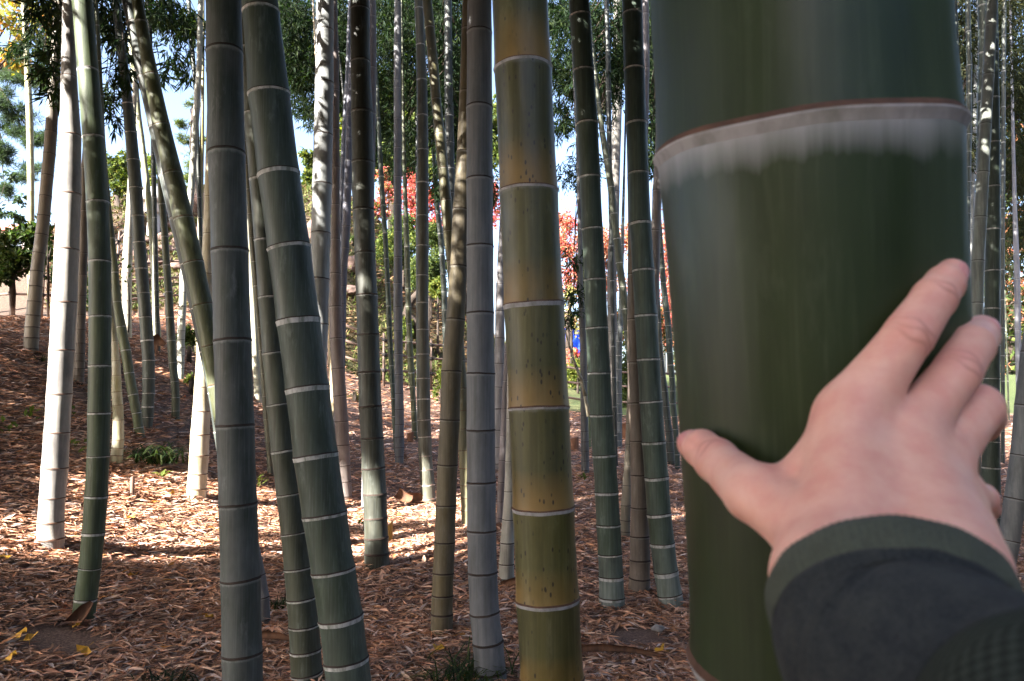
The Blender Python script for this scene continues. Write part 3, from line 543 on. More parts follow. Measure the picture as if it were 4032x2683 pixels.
# litter on the grove floor
def litter():
    sets = []
    for (y0, y1, dens, l0, l1) in ((2.4, 4.2, 4200, 0.05, 0.105), (4.2, 6.5, 2600, 0.055, 0.115), (6.5, 9.5, 1000, 0.07, 0.14), (9.5, 16, 280, 0.1, 0.17)):
        n = int((y1 - y0) * (y0 + y1) * 0.74 * dens)
        Y = np.sqrt(rng.uniform(y0 ** 2, y1 ** 2, n)); X = rng.uniform(-0.74, 0.74, n) * Y
        n_ = n // 3; Yw = np.sqrt(rng.uniform(max(1.6, y0 - .8) ** 2, y1 ** 2, n_)); Xw = rng.choice([-1, 1], n_) * rng.uniform(.72, 1.15, n_) * Yw; X, Y = np.concatenate([X, Xw]), np.concatenate([Y, Yw])
        if y1 > 9: k = Y < fence_y(X) + 0.2; X, Y = X[k], Y[k]
        sets.append((X, Y, rng.uniform(l0, l1, len(X))))
    X, Y, ln = (np.concatenate(q) for q in zip(*sets)); m = len(X)
    bare = np.zeros(m, bool)
    for bx, by, br in ((0.62, 3.9, 0.16), (-1.92, 3.35, 0.2), (1.5, 3.75, 0.2)):
        bare |= ((X - bx) ** 2 + ((Y - by)) ** 2 < br * br * rng.uniform(0.4, 1.4, m))
    X, Y, ln = X[~bare], Y[~bare], ln[~bare]; m = len(X)
    Z = T(X, Y) + rng.uniform(0.002, 0.022, m)
    for r in STALKS.values():                                        # leaves drifted against the feet of the stalks
        b_, R_ = r['C'][-1], float(r['R'][-1]); q = 90 if r['Y'] < 7 else 30
        if r['Y'] > 12 or r['Y'] < 2: continue
        a_ = rng.uniform(0, 6.283, q); d_ = R_ * 1.02 + np.abs(rng.normal(0, .05, q)); xx, yy = b_[0] + d_ * np.cos(a_), b_[1] + d_ * np.sin(a_)
        X, Y = np.concatenate([X, xx]), np.concatenate([Y, yy]); Z = np.concatenate([Z, T(xx, yy) + .004 + .05 * np.exp(-(d_ - R_) / .03) * rng.random(q)]); ln = np.concatenate([ln, rng.uniform(.05, .11, q)])
    m = len(X)
    e = 0.03
    gn = norm(np.stack([-(T(X + e, Y) - T(X - e, Y)) / (2 * e), -(T(X, Y + e) - T(X, Y - e)) / (2 * e), np.ones(m)], -1))
    a = rng.uniform(0, 2 * math.pi, m)
    d = np.stack([np.cos(a), np.sin(a), rng.normal(0, 0.16, m)], -1)
    nrm = norm(gn + rng.normal(0, 0.27, (m, 3)))
    cols = palette(m, [(0.33, 0.19, 0.12), (0.25, 0.14, 0.09), (0.4, 0.26, 0.18), (0.18, 0.1, 0.07), (0.44, 0.32, 0.24), (0.3, 0.16, 0.09), (0.12, 0.075, 0.06), (0.36, 0.31, 0.29), (0.4, 0.25, 0.18)], 0.27) * 1.45 * np.array([1.04, .96, .92]); big = rng.random(m) < .12; ln = np.where(big, ln * 1.5, ln)
    odd = rng.random(m); cols[odd < 0.006] = (0.45, 0.2, 0.05)
    me = leaf_mesh('leaf_litter', np.stack([X, Y, Z], -1) - d * (ln * 0.5)[:, None], d, nrm, ln, ln * rng.uniform(0.09, 0.17, m), cols, 0.2)
    tag(obj('leaf_litter', me, M_DRY), kind='stuff')
litter()
# yellow ginkgo leaves lying about
def fan_leaf():
    V = [(0, 0, 0.004)]; k = 11
    for i in range(k):
        a = math.radians(-62 + 124 * i / (k - 1)); r = 0.042 * (0.93 if i == k // 2 else 1 + 0.05 * math.sin(i * 2.1))
        V.append((r * math.sin(a), r * math.cos(a), 0.006 + 0.008 * math.cos(i * 1.3)))
    V += [(0.0015, -0.03, 0.003), (-0.0015, -0.03, 0.003)]
    F = [[0, i, i + 1] for i in range(1, k)] + [[0, k + 2, k + 1]]
    me = bpy.data.meshes.new('fallen_leaf'); me.from_pydata(V, [], F); me.update(); return me
M_GINKGO = mat_simple('yellow ginkgo leaf', (0.55, 0.3, 0.03), 0.6, 0.25, 60)
fl = fan_leaf()
GK = [(285, 2505, 'just before the curved green stalk foot'), (60, 2535, 'on dark litter below the whitish stalk, upper of two'), (115, 2560, 'on dark litter below the whitish stalk, lower of two'),
      (345, 2580, 'lowest of those below the curved green stalk foot'), (18, 2635, 'at the very bottom corner of the picture'), (805, 2458, 'close to the thick dark grey stalk near its foot'), (862, 2322, 'touching the shaded flank of the thick dark grey stalk'),
      (845, 2105, 'on the lit litter beside the thick dark grey stalk'), (510, 2055, 'in the middle of the sunlit band by the curved green stalk'), (690, 1960, 'in the sun just before the sun bleached stalk foot'), (535, 2290, 'in shade midway between the curved green and thick dark grey stalks'),
      (1580, 2045, 'in the sunlit strip beside the dark brownish green stalk'), (1715, 2595, 'on dark litter by the bluish grey stalk foot'), (262, 1905, 'tucked in between the whitish and curved green stalks'), (12, 2215, 'at the picture edge just below the whitish stalk foot'), (2615, 2590, 'hard by the giant stalk at the bottom')]
for x, y, lab in GK:
    h = ground_hit(x, y); o = obj('fallen_leaf', fl, M_GINKGO); o.location = h + np.array([0, 0, 0.03]); o.rotation_euler = (rng.normal(0, .3), rng.normal(0, .3), rng.uniform(0, 6.3))
    s = rng.uniform(0.7, 1.05); o.scale = (s, s, s)
    tag(o, 'yellow ginkgo leaf ' + lab, 'leaf', 'yellow ginkgo leaves on the litter')

# ------------------------------------------------------------------ unseen canopy: leaves added for shade, gaps cut where sun should fall
Ld = -TOSUN
E1 = norm(np.cross(Ld, [0, 0, 1.0])); E2 = np.cross(E1, Ld)
RES, HALF = 0.03, 24.0; NG = int(2 * HALF / RES)
gap = np.zeros((NG, NG), np.float32)
def plane_ix(P):
    P = np.atleast_2d(P); return np.clip(((P @ E1 + HALF) / RES).astype(int), 0, NG - 1), np.clip(((P @ E2 + HALF) / RES).astype(int), 0, NG - 1)
def paint(P, rad, p, mode='max'):
    i, j = plane_ix(P); k = int(math.ceil(rad / RES))
    for di in range(-k, k + 1):
        for dj in range(-k, k + 1):
            if di * di + dj * dj <= k * k:
                a, b = np.clip(i + di, 0, NG - 1), np.clip(j + dj, 0, NG - 1)
                if mode == 'max': gap[a, b] = np.maximum(gap[a, b], p)
                else: gap[a, b] = p
def culm_pts(key, y0, y1):
    r = STALKS[key]; yy = np.linspace(y0, y1, 60)
    X = np.interp(yy, r['nd'], r['C'][:, 0]); Z = np.interp(yy, r['nd'], r['C'][:, 2]); return np.stack([X, np.full(60, r['Y']), Z], -1), float(r['R'].mean())
# far side of the grove: mostly open
hx, hy, hz = np.meshgrid(np.arange(-15, 15, 0.1), np.arange(10.6, 34, 0.2), [0.0, 1.0, 2.2, 3.4, 4.6], indexing='ij')
paint(np.stack([hx.ravel(), hy.ravel(), T(hx.ravel(), hy.ravel()) + hz.ravel()], -1), 0.06, 0.8)
for key in STALKS:
    P, R = culm_pts(key, STALKS[key]['nd'][0], STALKS[key]['nd'][-1]); paint(P, R + 0.05, 0.0, 'set')
gx_, gy_ = np.meshgrid(np.arange(-7.5, 6, .06), np.arange(2.4, 10.4, .06)); k_ = np.abs(gx_) < .8 * gy_ + .2
paint(np.stack([gx_[k_], gy_[k_], T(gx_[k_], gy_[k_]) + .03], -1), 0.06, 0.0, 'set')
def patch(poly, p):
    (xa, ya), (xb, yb) = poly; q = []
    for y in np.arange(ya, yb, 14):
        for x in np.arange(xa, xb, 22):
            if ((x - (xa + xb) / 2) / ((xb - xa) / 2)) ** 4 + ((y - (ya + yb) / 2) / ((yb - ya) / 2)) ** 2 < 1:
                h = ground_hit(x, y + 0.06 * (xa + xb) / 2 - 0.06 * x)
                if h is not None: q.append(h)
    if q: paint(np.array(q), 0.09, p)
for poly, p in ([((-60, 2085), (320, 2160)), 1], [((380, 1895), (880, 1985)), 1], [((400, 2010), (900, 2085)), 1], [((60, 2120), (900, 2170)), 1], [((-50, 2165), (330, 2235)), .6],
                [((980, 1930), (1110, 2090)), 1], [((1340, 1955), (1880, 2065)), 1], [((1380, 2120), (1900, 2215)), 1], [((1010, 2110), (1130, 2160)), .8],
                [((2255, 1990), (2360, 2080)), .7], [((2255, 2120), (2360, 2180)), .6], [((2640, 1850), (2760, 2220)), .55], [((2255, 1925), (2340, 1960)), .4], [((1370, 1690), (1860, 1740)), .6], [((0, 1545), (220, 1600)), .5],
                [((1360, 1600), (1850, 1680)), .5], [((420, 1780), (800, 1830)), .35]):
    patch(poly, p)
for key, y0, y1, p in (('C1', 0, 1000, 1), ('C2', 0, 420, 1), ('C2', 980, 1100, .5), ('C3', 520, 2150, 1), ('C3', 130, 330, .7), ('C4', -50, 420, .97), ('C4', 420, 900, .7), ('C6', 280, 960, .7), ('C6', -50, 280, .4), ('C8', 200, 1350, 1), ('C14', 600, 1180, 1),
                       ('C15', 960, 1500, 1), ('C17', 0, 1300, 1), ('C18', 1300, 1960, 1), ('C18', 700, 1100, .4), ('C21', 900, 1580, 1), ('C23', -50, 1500, .8), ('C23b', 900, 1690, 1), ('C33', 540, 1160, .8), ('C32', 150, 1050, .35),
                       ('C26', 30, 300, .2), ('C50', 80, 950, .12), ('C13', 1500, 1800, .35), ('C35', 1100, 1450, .6), ('C35c', 1900, 2150, .4), ('C31', 1840, 1980, .6), ('C43', 1250, 1700, .35), ('C45b', 750, 950, .3), ('C29', 1000, 1100, .4), ('C12', 1380, 1560, .4), ('C30', 1500, 1730, .5)):
    P, R = culm_pts(key, y0, y1); paint(P, R + 0.07, p)
def canopy():
    n = 300000
    Y = rng.uniform(0.1, 13.0, n); X = rng.uniform(-1, 1, n) * (0.78 * Y + 1.1)
    z0 = np.minimum(T(X, Y), 1.2 + 0.5 * Y); Z = z0 + (1.7 + 0.58 * Y - z0) * rng.random(n)
    n2 = 110000; n = n - 60000; Y2 = np.sqrt(rng.uniform(2.2 ** 2, 10.4 ** 2, n2)); X2 = np.where(rng.random(n2) < .55, rng.uniform(-.75, .75, n2), rng.uniform(-.75, -.1, n2)) * Y2; Z2 = T(X2, Y2) + rng.random(n2) ** 2 * 1.5
    X, Y, Z = np.concatenate([X[:n], X2]), np.concatenate([Y[:n], Y2]), np.concatenate([Z[:n], Z2]); n += n2
    Q = np.stack([X, Y, Z], -1)
    t = np.maximum(0.8, (3.0 + rng.gamma(2.0, 1.0, n) - Z) / TOSUN[2])
    for _ in range(14):
        P = Q + TOSUN * t[:, None]; px, py, dd = proj(P)
        bad = (dd > -0.3) & (px > -260) & (px < FW + 260) & (py > -260); t = np.where(bad, t * 1.12 + 0.3, t)
    P = Q + TOSUN * t[:, None]; px, py, dd = proj(P)
    ok = ~((dd > -0.3) & (px > -220) & (px < FW + 220) & (py > -220)) & (P[:, 2] > T(P[:, 0], P[:, 1]) + 2.2)
    i, j = plane_ix(P); ok &= rng.random(n) >= gap[i, j]
    P = P[ok]; m = len(P)
    d = rand_dirs(m, 0.5)
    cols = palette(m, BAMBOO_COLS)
    me = leaf_mesh('unseen_canopy', P - d * 0.07, d, rand_dirs(m), rng.uniform(0.12, 0.19, m), rng.uniform(0.035, 0.055, m), cols)
    o = tag(obj('unseen_canopy_leaves', me, M_LEAF), kind='stuff')
    return m
canopy()
def thicket():
    """unseen leaves added behind and beside the camera to block the sky"""
    n = 70000
    A = rng.random(n); X = np.where(A < .62, rng.uniform(-9, 8, n), 0); Y = np.where(A < .62, rng.uniform(-6.5, -1.6, n), rng.uniform(-2, 5.5, n))
    X = np.where(A < .62, X, np.maximum(0.85 * Y + 1.4, 2.0) + rng.uniform(0, 2.5, n)); Z = rng.uniform(0.0, 8.5, n) ** 1.0
    P = np.stack([X, Y, T(X, Y) + Z], -1)
    v = P - np.array([.15, .35, 1.1]); el = np.degrees(np.arctan2(v[:, 2], np.hypot(v[:, 0], v[:, 1]))); az = np.degrees(np.arctan2(v[:, 0], -v[:, 1]))
    P = P[~((el > 28) & (az > -22) & (az < 75))]  # opening left so that sky light reaches the hand
    n = len(P)
    i, j = plane_ix(P); ok = rng.random(n) >= gap[i, j]; P = P[ok]; m = len(P); d = rand_dirs(m, .5)
    me = leaf_mesh('sky_block_leaves', P, d, rand_dirs(m), rng.uniform(.2, .32, m), rng.uniform(.06, .1, m), palette(m, BAMBOO_COLS))
    tag(obj('sky_block_leaves', me, M_LEAF), kind='stuff')  # out-of-view leaf screen, added to cut skylight on the stalk fronts
thicket()

# ------------------------------------------------------------------ hanging bamboo foliage, carried by the rear stalks
def foliage(parent, blobs, ll, cols=BAMBOO_COLS, name='leaf_spray', twig_n=7, dens=None):
    dens = dens or (1.5 if ll > .121 else 4.2)
    """blobs: (x, y, rx, ry, Y, dY, twigs) in picture units turned into places"""
    root = STALKS[parent]['root']; loc = np.array(root.location)
    C, D, tw = [], [], []
    rec = STALKS[parent]
    for (x, y, rx, ry, Y, dY, n) in blobs:
        n = int(n * dens); k = max(3, n // 18)
        cx, cy, cY = x + rng.uniform(-1, 1, k) * rx, y + rng.uniform(-1, 1, k) * ry, Y + rng.uniform(-1, 1, k) * dY
        w = rng.integers(0, k, n)
        px = np.clip(cx[w] + rng.normal(0, rx * 0.22 + 8, n), x - rx * 1.05, x + rx * 1.05)
        py = np.minimum(cy[w] + rng.normal(0, ry * 0.16 + 10, n), y + ry * 1.05); pY = cY[w] + rng.normal(0, 0.3, n)
        P = np.array([at(a, b, c) for a, b, c in zip(px, py, pY)])
        for p in P:
            q = rng.integers(5, twig_n + 3); ax = norm(np.array([rng.normal(0, .6), rng.normal(0, .6), -0.7]))
            s = rng.uniform(0, 0.16, q)
            C.append(p + ax * s[:, None]); dd = ax * 0.8 + rng.normal(0, 0.55, (q, 3)); dd[:, 2] -= 0.25; D.append(dd)
        for q in range(min(k, 5)):
            e = at(cx[q], cy[q], cY[q]); zc = e[2] + rng.uniform(0.2, 0.8)
            s = np.array([np.interp(zc, rec['C'][::-1, 2], rec['C'][::-1, 0]), rec['Y'], zc])
            if np.linalg.norm(s - e) < 2.8: tw.append(([s - loc, (s + e) / 2 + [0, 0, .18] - loc, e - loc], [.008, .006, .003], 5))
    C, D = np.concatenate(C), np.concatenate(D); m = len(C)
    L_ = rng.uniform(0.75, 1.2, m) * ll
    o = obj(name, leaf_mesh(name, C - loc, D, rand_dirs(m) + [0, 0, 0.6], L_, L_ * rng.uniform(0.12, 0.18, m), palette(m, cols)), M_LEAF, root); o['kind'] = 'stuff'
    if tw:
        for t_ in tw: obj('branch', tube_mesh('branch', [t_]), M_BARK, root)
foliage('C1', [(185, 150, 65, 150, 9.5, .5, 55), (60, 120, 60, 60, 10, .4, 20), (120, 190, 40, 60, 9.5, .3, 16)], 0.135)
foliage('C2', [(205, 60, 60, 110, 6.6, .4, 18), (200, 250, 40, 70, 6.7, .2, 14), (225, 330, 30, 30, 6.7, .2, 6)], 0.12)
foliage('C5', [(420, 170, 60, 190, 7.5, .5, 80), (465, 120, 40, 160, 7.0, .4, 60), (445, 400, 35, 70, 7.2, .3, 24), (480, 280, 30, 60, 6.6, .2, 16)], 0.125)
foliage('C64', [(640, 110, 55, 130, 9.5, .6, 90), (700, 60, 70, 100, 9.5, .6, 80), (760, 170, 45, 120, 9.8, .5, 50), (600, 60, 40, 90, 9, .4, 30), (690, 260, 60, 60, 9.5, .5, 16)], 0.14)
foliage('C66', [(1165, 150, 70, 170, 12, 1, 330), (1200, 330, 45, 110, 12.5, .8, 90), (1215, 440, 25, 40, 12.5, .6, 22), (1330, 180, 40, 220, 12, 1, 230), (1120, 90, 40, 120, 11.5, .8, 110)], 0.12)
foliage('C65', [(1525, 130, 60, 190, 12, 1, 300), (1510, 400, 45, 120, 12.5, .8, 90), (1615, 150, 45, 220, 12, 1, 260), (1640, 430, 30, 90, 12, 1, 40), (1385, 100, 40, 160, 12.5, .8, 90), (1500, 560, 35, 90, 13, .6, 40)], 0.115)
foliage('C61', [(1790, 150, 60, 220, 11, 1, 330), (1745, 380, 50, 170, 11, .8, 160), (1810, 450, 35, 150, 11, .8, 90), (1590, 560, 50, 100, 11.5, .8, 50), (1700, 60, 60, 110, 11, .8, 130), (1745, 690, 35, 80, 11, .6, 26), (1900, 690, 35, 90, 12, .5, 30)], 0.12)
foliage('C41b', [(2215, 150, 60, 180, 11, .8, 190), (2235, 370, 50, 110, 11.5, .6, 75), (2345, 160, 50, 180, 11, .8, 140), (2400, 330, 60, 170, 11, .8, 100), (2215, 480, 30, 70, 11.5, .5, 16), (2350, 640, 70, 90, 11.5, .6, 26), (2450, 120, 50, 150, 11, .8, 110), (2265, 640, 60, 110, 12, .5, 12)], 0.12)
foliage('C45b', [(2575, 160, 45, 220, 9.5, .8, 190), (2570, 460, 35, 140, 9.5, .6, 70), (2560, 620, 20, 60, 9.5, .4, 16)], 0.115)
OLIVE = [(0.022, 0.027, 0.01), (0.016, 0.022, 0.009), (0.032, 0.032, 0.012), (0.012, 0.018, 0.008)]
foliage('C54', [(3775, 150, 55, 240, 9.5, .8, 150), (3850, 250, 60, 260, 11, .8, 170), (3790, 520, 40, 160, 9.5, .6, 60)], 0.11, OLIVE)
foliage('C58', [(3985, 150, 60, 260, 12, 1.2, 340), (3985, 520, 60, 200, 12.5, 1, 220), (3990, 780, 55, 150, 13, 1, 110), (3860, 450, 60, 250, 12.5, 1, 170), (3975, 1000, 50, 120, 13, .8, 60), (3800, 700, 30, 120, 12.5, .5, 40)], 0.11, OLIVE)
foliage('C38', [(2280, 1050, 35, 90, 8.8, .2, 14), (2250, 1170, 30, 70, 8.9, .2, 12)], 0.1)

# ------------------------------------------------------------------ trees, bushes and hedges beyond
def tree(name, label, cat, base, trunk, blobs, ll, cols, mat=None, group=None, wr=0.5, needle=False, limbs=4, tr=0.12, droop=0.2, dens=2.2):
    base = np.array(base, float); base[2] = float(T(base[0], base[1]))
    root = empty(name, base, label, cat, group)
    tp = [np.zeros(3) - [0, 0, .1]] + [np.array(q, float) - base for q in trunk]
    parts = [(tp, list(np.linspace(tr, tr * 0.45, len(tp))), 9)]
    for b in blobs[:limbs]:
        e = np.array(b[:3]) - base; s = tp[-1] * 0.7 + tp[-2] * 0.3
        parts.append(([s, (s + e) / 2 + rng.normal(0, .1, 3), e], [tr * .26, tr * .16, tr * .05], 6))
    obj('trunk', tube_mesh('trunk', parts), M_BARK, root)
    C = []
    for (x, y, z, rx, ry, rz, n) in blobs:
        n = int(n * dens); k = max(5, n // 70); cc = rand_dirs(k) * rng.uniform(0.35, 1.0, (k, 1)); w = rng.integers(0, k, n)
        C.append(np.array([x, y, z]) - base + (cc[w] + rng.normal(0, 0.17, (n, 3))) * [rx, ry, rz])
    C = np.concatenate(C); m = len(C); L_ = rng.uniform(.7, 1.25, m) * ll
    D = rand_dirs(m, droop)
    if needle:
        C = np.repeat(C, 5, 0); D = norm(np.repeat(D, 5, 0) * .5 + rng.normal(0, .6, (m * 5, 3)) + [0, 0, .35]); L_ = np.repeat(L_, 5); m = len(C)
    pal = palette(m if not needle else m // 5, cols, .22); pal = np.repeat(pal, 5, 0) if needle else pal
    o = obj('crown', leaf_mesh('crown', C, D, rand_dirs(m) + [0, 0, .7], L_, L_ * wr, pal), mat or M_LEAF, root); o['kind'] = 'stuff'
    return root
def B(x, y, Y, rx, ry, n, dY=None):
    """picture ellipse at distance Y -> crown lobe"""
    p = at(x, y, Y); s = Y / FPX; return (*p, rx * s, dY or (rx + ry) / 2 * s, ry * s, n)
def foot(x, Y): return at(x, 1574, Y)
GREENS = [(0.035, 0.055, 0.015), (0.05, 0.075, 0.02), (0.07, 0.09, 0.022), (0.025, 0.042, 0.015)]
LIME = [(0.09, 0.12, 0.022), (0.13, 0.14, 0.03), (0.06, 0.09, 0.02)]
PINE = [(0.035, 0.06, 0.035), (0.05, 0.08, 0.045), (0.03, 0.05, 0.035)]
MAPY = [(0.22, 0.22, 0.04), (0.3, 0.22, 0.05), (0.4, 0.2, 0.05), (0.13, 0.16, 0.04)]
REDS = [(0.36, 0.06, 0.06), (0.42, 0.1, 0.09), (0.3, 0.05, 0.05), (0.4, 0.16, 0.12), (0.12, 0.1, 0.04)]
ORNG = [(0.4, 0.17, 0.09), (0.42, 0.22, 0.14), (0.38, 0.12, 0.09), (0.4, 0.28, 0.2), (0.16, 0.13, 0.05)]
# far edge of the garden, sky side
tree('maple_tree', 'maple turning yellow and orange high beside the isolated yellow stalk', 'tree', foot(-150, 13), [at(-140, 700, 13), at(-100, 250, 13)],
     [B(60, 60, 13, 130, 110, 420), B(50, 210, 13, 80, 90, 220), B(170, 130, 13, 110, 120, 160), B(120, -60, 13, 200, 120, 300)], 0.1, MAPY, group=None)
tree('pine_tree', 'blue green pine with drooping shelves of needles behind the isolated yellow stalk', 'tree', foot(-120, 16), [at(-110, 900, 16), at(-60, 500, 16), at(-30, 200, 16)],
     [B(60, 290, 16, 110, 60, 150), B(150, 330, 16, 100, 60, 130), B(30, 420, 16, 70, 50, 90), B(60, 500, 16, 110, 60, 150), B(150, 560, 16, 80, 40, 90), B(30, 620, 16, 70, 50, 70), B(130, 690, 16, 110, 40, 60), B(20, 760, 16, 60, 45, 50), B(180, 250, 16, 80, 60, 80)], 0.16, PINE, wr=0.07, needle=True, limbs=9, tr=.13, dens=5)
tree('maple_tree', 'thin leaved green tree dangling small twigs over the far red roof', 'tree', foot(-60, 14), [at(-50, 900, 14), at(-20, 800, 14)],
     [B(10, 840, 14, 60, 30, 40), B(60, 860, 14, 40, 25, 40), B(30, 690, 14, 30, 30, 24), B(90, 790, 14, 25, 30, 24)], 0.09, PINE, limbs=4, tr=.05, dens=4)
tree('garden_tree', 'rounded green garden tree on a dark forked trunk above the lattice fence', 'tree', foot(462, 19), [at(465, 830, 19), at(458, 770, 19)],
     [B(450, 650, 19, 55, 55, 420), B(500, 640, 19, 45, 40, 260), B(440, 730, 19, 70, 40, 300), B(480, 700, 19, 60, 50, 260), B(410, 690, 19, 40, 40, 160)], 0.1, LIME + GREENS, limbs=4, tr=.12)
tree('garden_tree', 'yellow green garden tree behind the thin stalks at the top of the rocks', 'tree', foot(610, 22), [at(612, 760, 22), at(612, 720, 22)],
     [B(595, 640, 22, 45, 45, 260), B(640, 680, 22, 45, 60, 260), B(590, 710, 22, 40, 40, 160)], 0.11, LIME, limbs=3)
tree('pine_tree', 'layered garden pine standing between the slanting olive and thick grey stalks', 'tree', foot(770, 20), [at(770, 760, 20), at(755, 560, 20), at(760, 430, 20)],
     [B(735, 490, 20, 50, 22, 70), B(765, 410, 20, 40, 25, 60), B(725, 555, 20, 45, 20, 60), B(775, 560, 20, 40, 22, 50), B(750, 650, 20, 60, 40, 120), B(760, 700, 20, 60, 30, 90)], 0.12, LIME + GREENS, wr=0.1, needle=True, limbs=6, tr=.09)
# trees on and behind the slope
tree('evergreen_tree', 'broad dark evergreen rising behind the slim bluish grey stalk', 'tree', foot(1545, 29), [at(1545, 760, 29), at(1540, 500, 29)],
     [B(1500, 420, 29, 100, 120, 600), B(1590, 500, 29, 110, 130, 700), B(1530, 610, 29, 110, 90, 500), B(1650, 620, 29, 80, 100, 380), B(1470, 590, 29, 60, 90, 260), B(1600, 380, 29, 160, 90, 700), B(1420, 520, 29, 60, 120, 300)], 0.26, GREENS, tr=.25, dens=4)
tree('evergreen_tree', 'olive crowned tree filling the gap beside the thick leaning green stalk', 'tree', foot(1300, 26), [at(1300, 800, 26), at(1290, 600, 26)],
     [B(1330, 420, 26, 50, 90, 300), B(1345, 560, 26, 40, 110, 300), B(1225, 640, 26, 30, 60, 130), B(1225, 730, 26, 40, 70, 240), B(1340, 700, 26, 50, 70, 200)], 0.2, LIME + GREENS, tr=.2, dens=4)
tree('evergreen_tree', 'tall shaded evergreen behind the tan leaning stalk', 'tree', foot(1840, 27), [at(1835, 800, 27), at(1830, 500, 27)],
     [B(1790, 470, 27, 80, 130, 500), B(1860, 560, 27, 60, 160, 420), B(1760, 640, 27, 70, 80, 300), B(1950, 520, 27, 50, 160, 300)], 0.24, GREENS + LIME, tr=.22, dens=4)
tree('red_maple', 'vivid red maple on the slope behind the brownish stalk', 'tree', foot(1660, 23), [at(1650, 960, 23), at(1640, 850, 23)],
     [B(1640, 740, 23, 60, 70, 420), B(1710, 790, 23, 60, 90, 480), B(1620, 840, 23, 60, 60, 340), B(1700, 900, 23, 60, 60, 260), B(1930, 820, 23, 50, 110, 340)], 0.12, REDS, M_RED, limbs=5, tr=.1, dens=2.6)
tree('red_maple', 'paler pinkish maple beside the vivid red one on the slope', 'tree', foot(1520, 24), [at(1515, 950, 24), at(1510, 850, 24)],
     [B(1500, 710, 24, 40, 60, 150), B(1530, 790, 24, 60, 60, 220), B(1490, 840, 24, 40, 40, 120)], 0.12, ORNG + REDS + LIME, M_RED, limbs=3, tr=.08, dens=4)
for k, (x, Y, lab, bl, cl) in enumerate((
    (2240, 22, 'orange red maple showing between the speckled yellow and straight green stalks', [B(2235, 960, 22, 80, 120, 420), B(2250, 1100, 22, 70, 90, 260), B(2220, 870, 22, 50, 40, 60), B(2260, 1420, 20, 60, 50, 160), B(2090, 900, 22, 70, 120, 200)], ORNG + REDS),
    (2400, 23, 'orange maple filling the gaps around the thin slanting stalk', [B(2380, 980, 23, 70, 110, 380), B(2450, 940, 23, 50, 90, 220), B(2400, 1120, 23, 80, 70, 200)], ORNG),
    (2640, 23, 'salmon pink maple right against the edge of the giant stalk', [B(2620, 1000, 23, 60, 140, 420), B(2640, 1180, 23, 40, 110, 260)], ORNG + REDS))):
    tree('red_maple', lab.replace('right against', 'close against'), 'tree', foot(x, Y), [at(x - 4, 1300, Y), at(x + 6, 1150, Y)], bl, 0.11, cl, M_RED, limbs=3, tr=.1, dens=5)
tree('red_maple', 'orange maple far behind the thicket past the hand', 'tree', foot(3985, 24), [at(3985, 1300, 24), at(3985, 1150, 24)], [B(3985, 900, 24, 60, 100, 260), B(3975, 1120, 24, 60, 110, 260), B(3800, 640, 24, 30, 120, 200), B(4000, 1260, 24, 50, 60, 120)], 0.13, ORNG, M_RED, limbs=3)
tree('bare_tree', 'pale twiggy shrub thinning below the orange maple', 'tree', foot(2250, 19), [at(2250, 1330, 19), at(2245, 1200, 19)],
     [B(2250, 1190, 19, 50, 70, 90), B(2270, 1260, 19, 40, 60, 70), B(2220, 1160, 19, 30, 40, 40)], 0.09, [(0.2, 0.2, 0.06), (0.3, 0.24, 0.12)], limbs=3, tr=.05)
def bush(label, x, y, Y, rx, ry, n, cols=GREENS, ll=0.07, name='clipped_bush', cat='bush', wr=.55, lobes=1, yb=None):
    f = at(x, yb or (y + ry), Y); z = float(T(f[0], f[1]))
    blobs = []
    for q in range(lobes):
        dx = (q - (lobes - 1) / 2) * rx * 1.2 / max(1, lobes); bl = B(x + dx, y + rng.uniform(-.1, .1) * ry, Y + rng.uniform(-.3, .3), rx / (lobes ** .5), ry, n // lobes); blobs.append(bl)
    return tree(name, label, cat, (f[0], f[1], z), [np.array([f[0], f[1], z + .15]), at(x, y + ry * .4, Y)], blobs, ll, cols, limbs=2, tr=.04, wr=wr, dens=5.0 if name == 'clipped_bush' else 2.2)
bush('dark clipped bush low on the slope below the vivid red maple', 1700, 930, 19, 70, 55, 900, lobes=2)
bush('rounded clipped bush behind the slim bluish grey stalk', 1590, 900, 19.5, 60, 55, 800)
bush('wide mid green clipped bush below the dark clipped one', 1690, 1060, 17.8, 110, 75, 1500, lobes=3)
bush('pale green bush tier beside the dark leaning pine trunk', 1560, 980, 18.5, 80, 85, 1200, lobes=2, cols=GREENS + LIME)
bush('bright green small bush at the slope foot near the tan leaning stalk', 1725, 1130, 17, 35, 45, 420, cols=LIME)
bush('mossy shrub on the brow of the slope by the silvery stalk', 1385, 960, 19, 45, 40, 300, cols=GREENS)
bush('dull shrub on the upper slope under the olive crowned tree', 1225, 790, 21, 40, 60, 420, cols=GREENS + LIME)
bush('low green shrub at the foot of the dark pine trunk', 1600, 1300, 16.3, 35, 60, 300, cols=GREENS + LIME)
# crooked dark pine trunk on the slope
b0 = at(1640, 1290, 16.6); pt = empty('pine_tree', b0, 'crooked blackish pine trunk leaning out from the grassy slope', 'tree')
obj('trunk', tube_mesh('trunk', [([at(*q, 16.6) - b0 for q in ((1650, 1330), (1632, 1270), (1600, 1235), (1615, 1190), (1650, 1150), (1672, 1120))], [.13, .11, .1, .09, .07, .04], 8), ([at(*q, 16.6) - b0 for q in ((1612, 1200), (1640, 1180), (1662, 1185))], [.06, .04, .02], 6)]), M_BARK, pt)
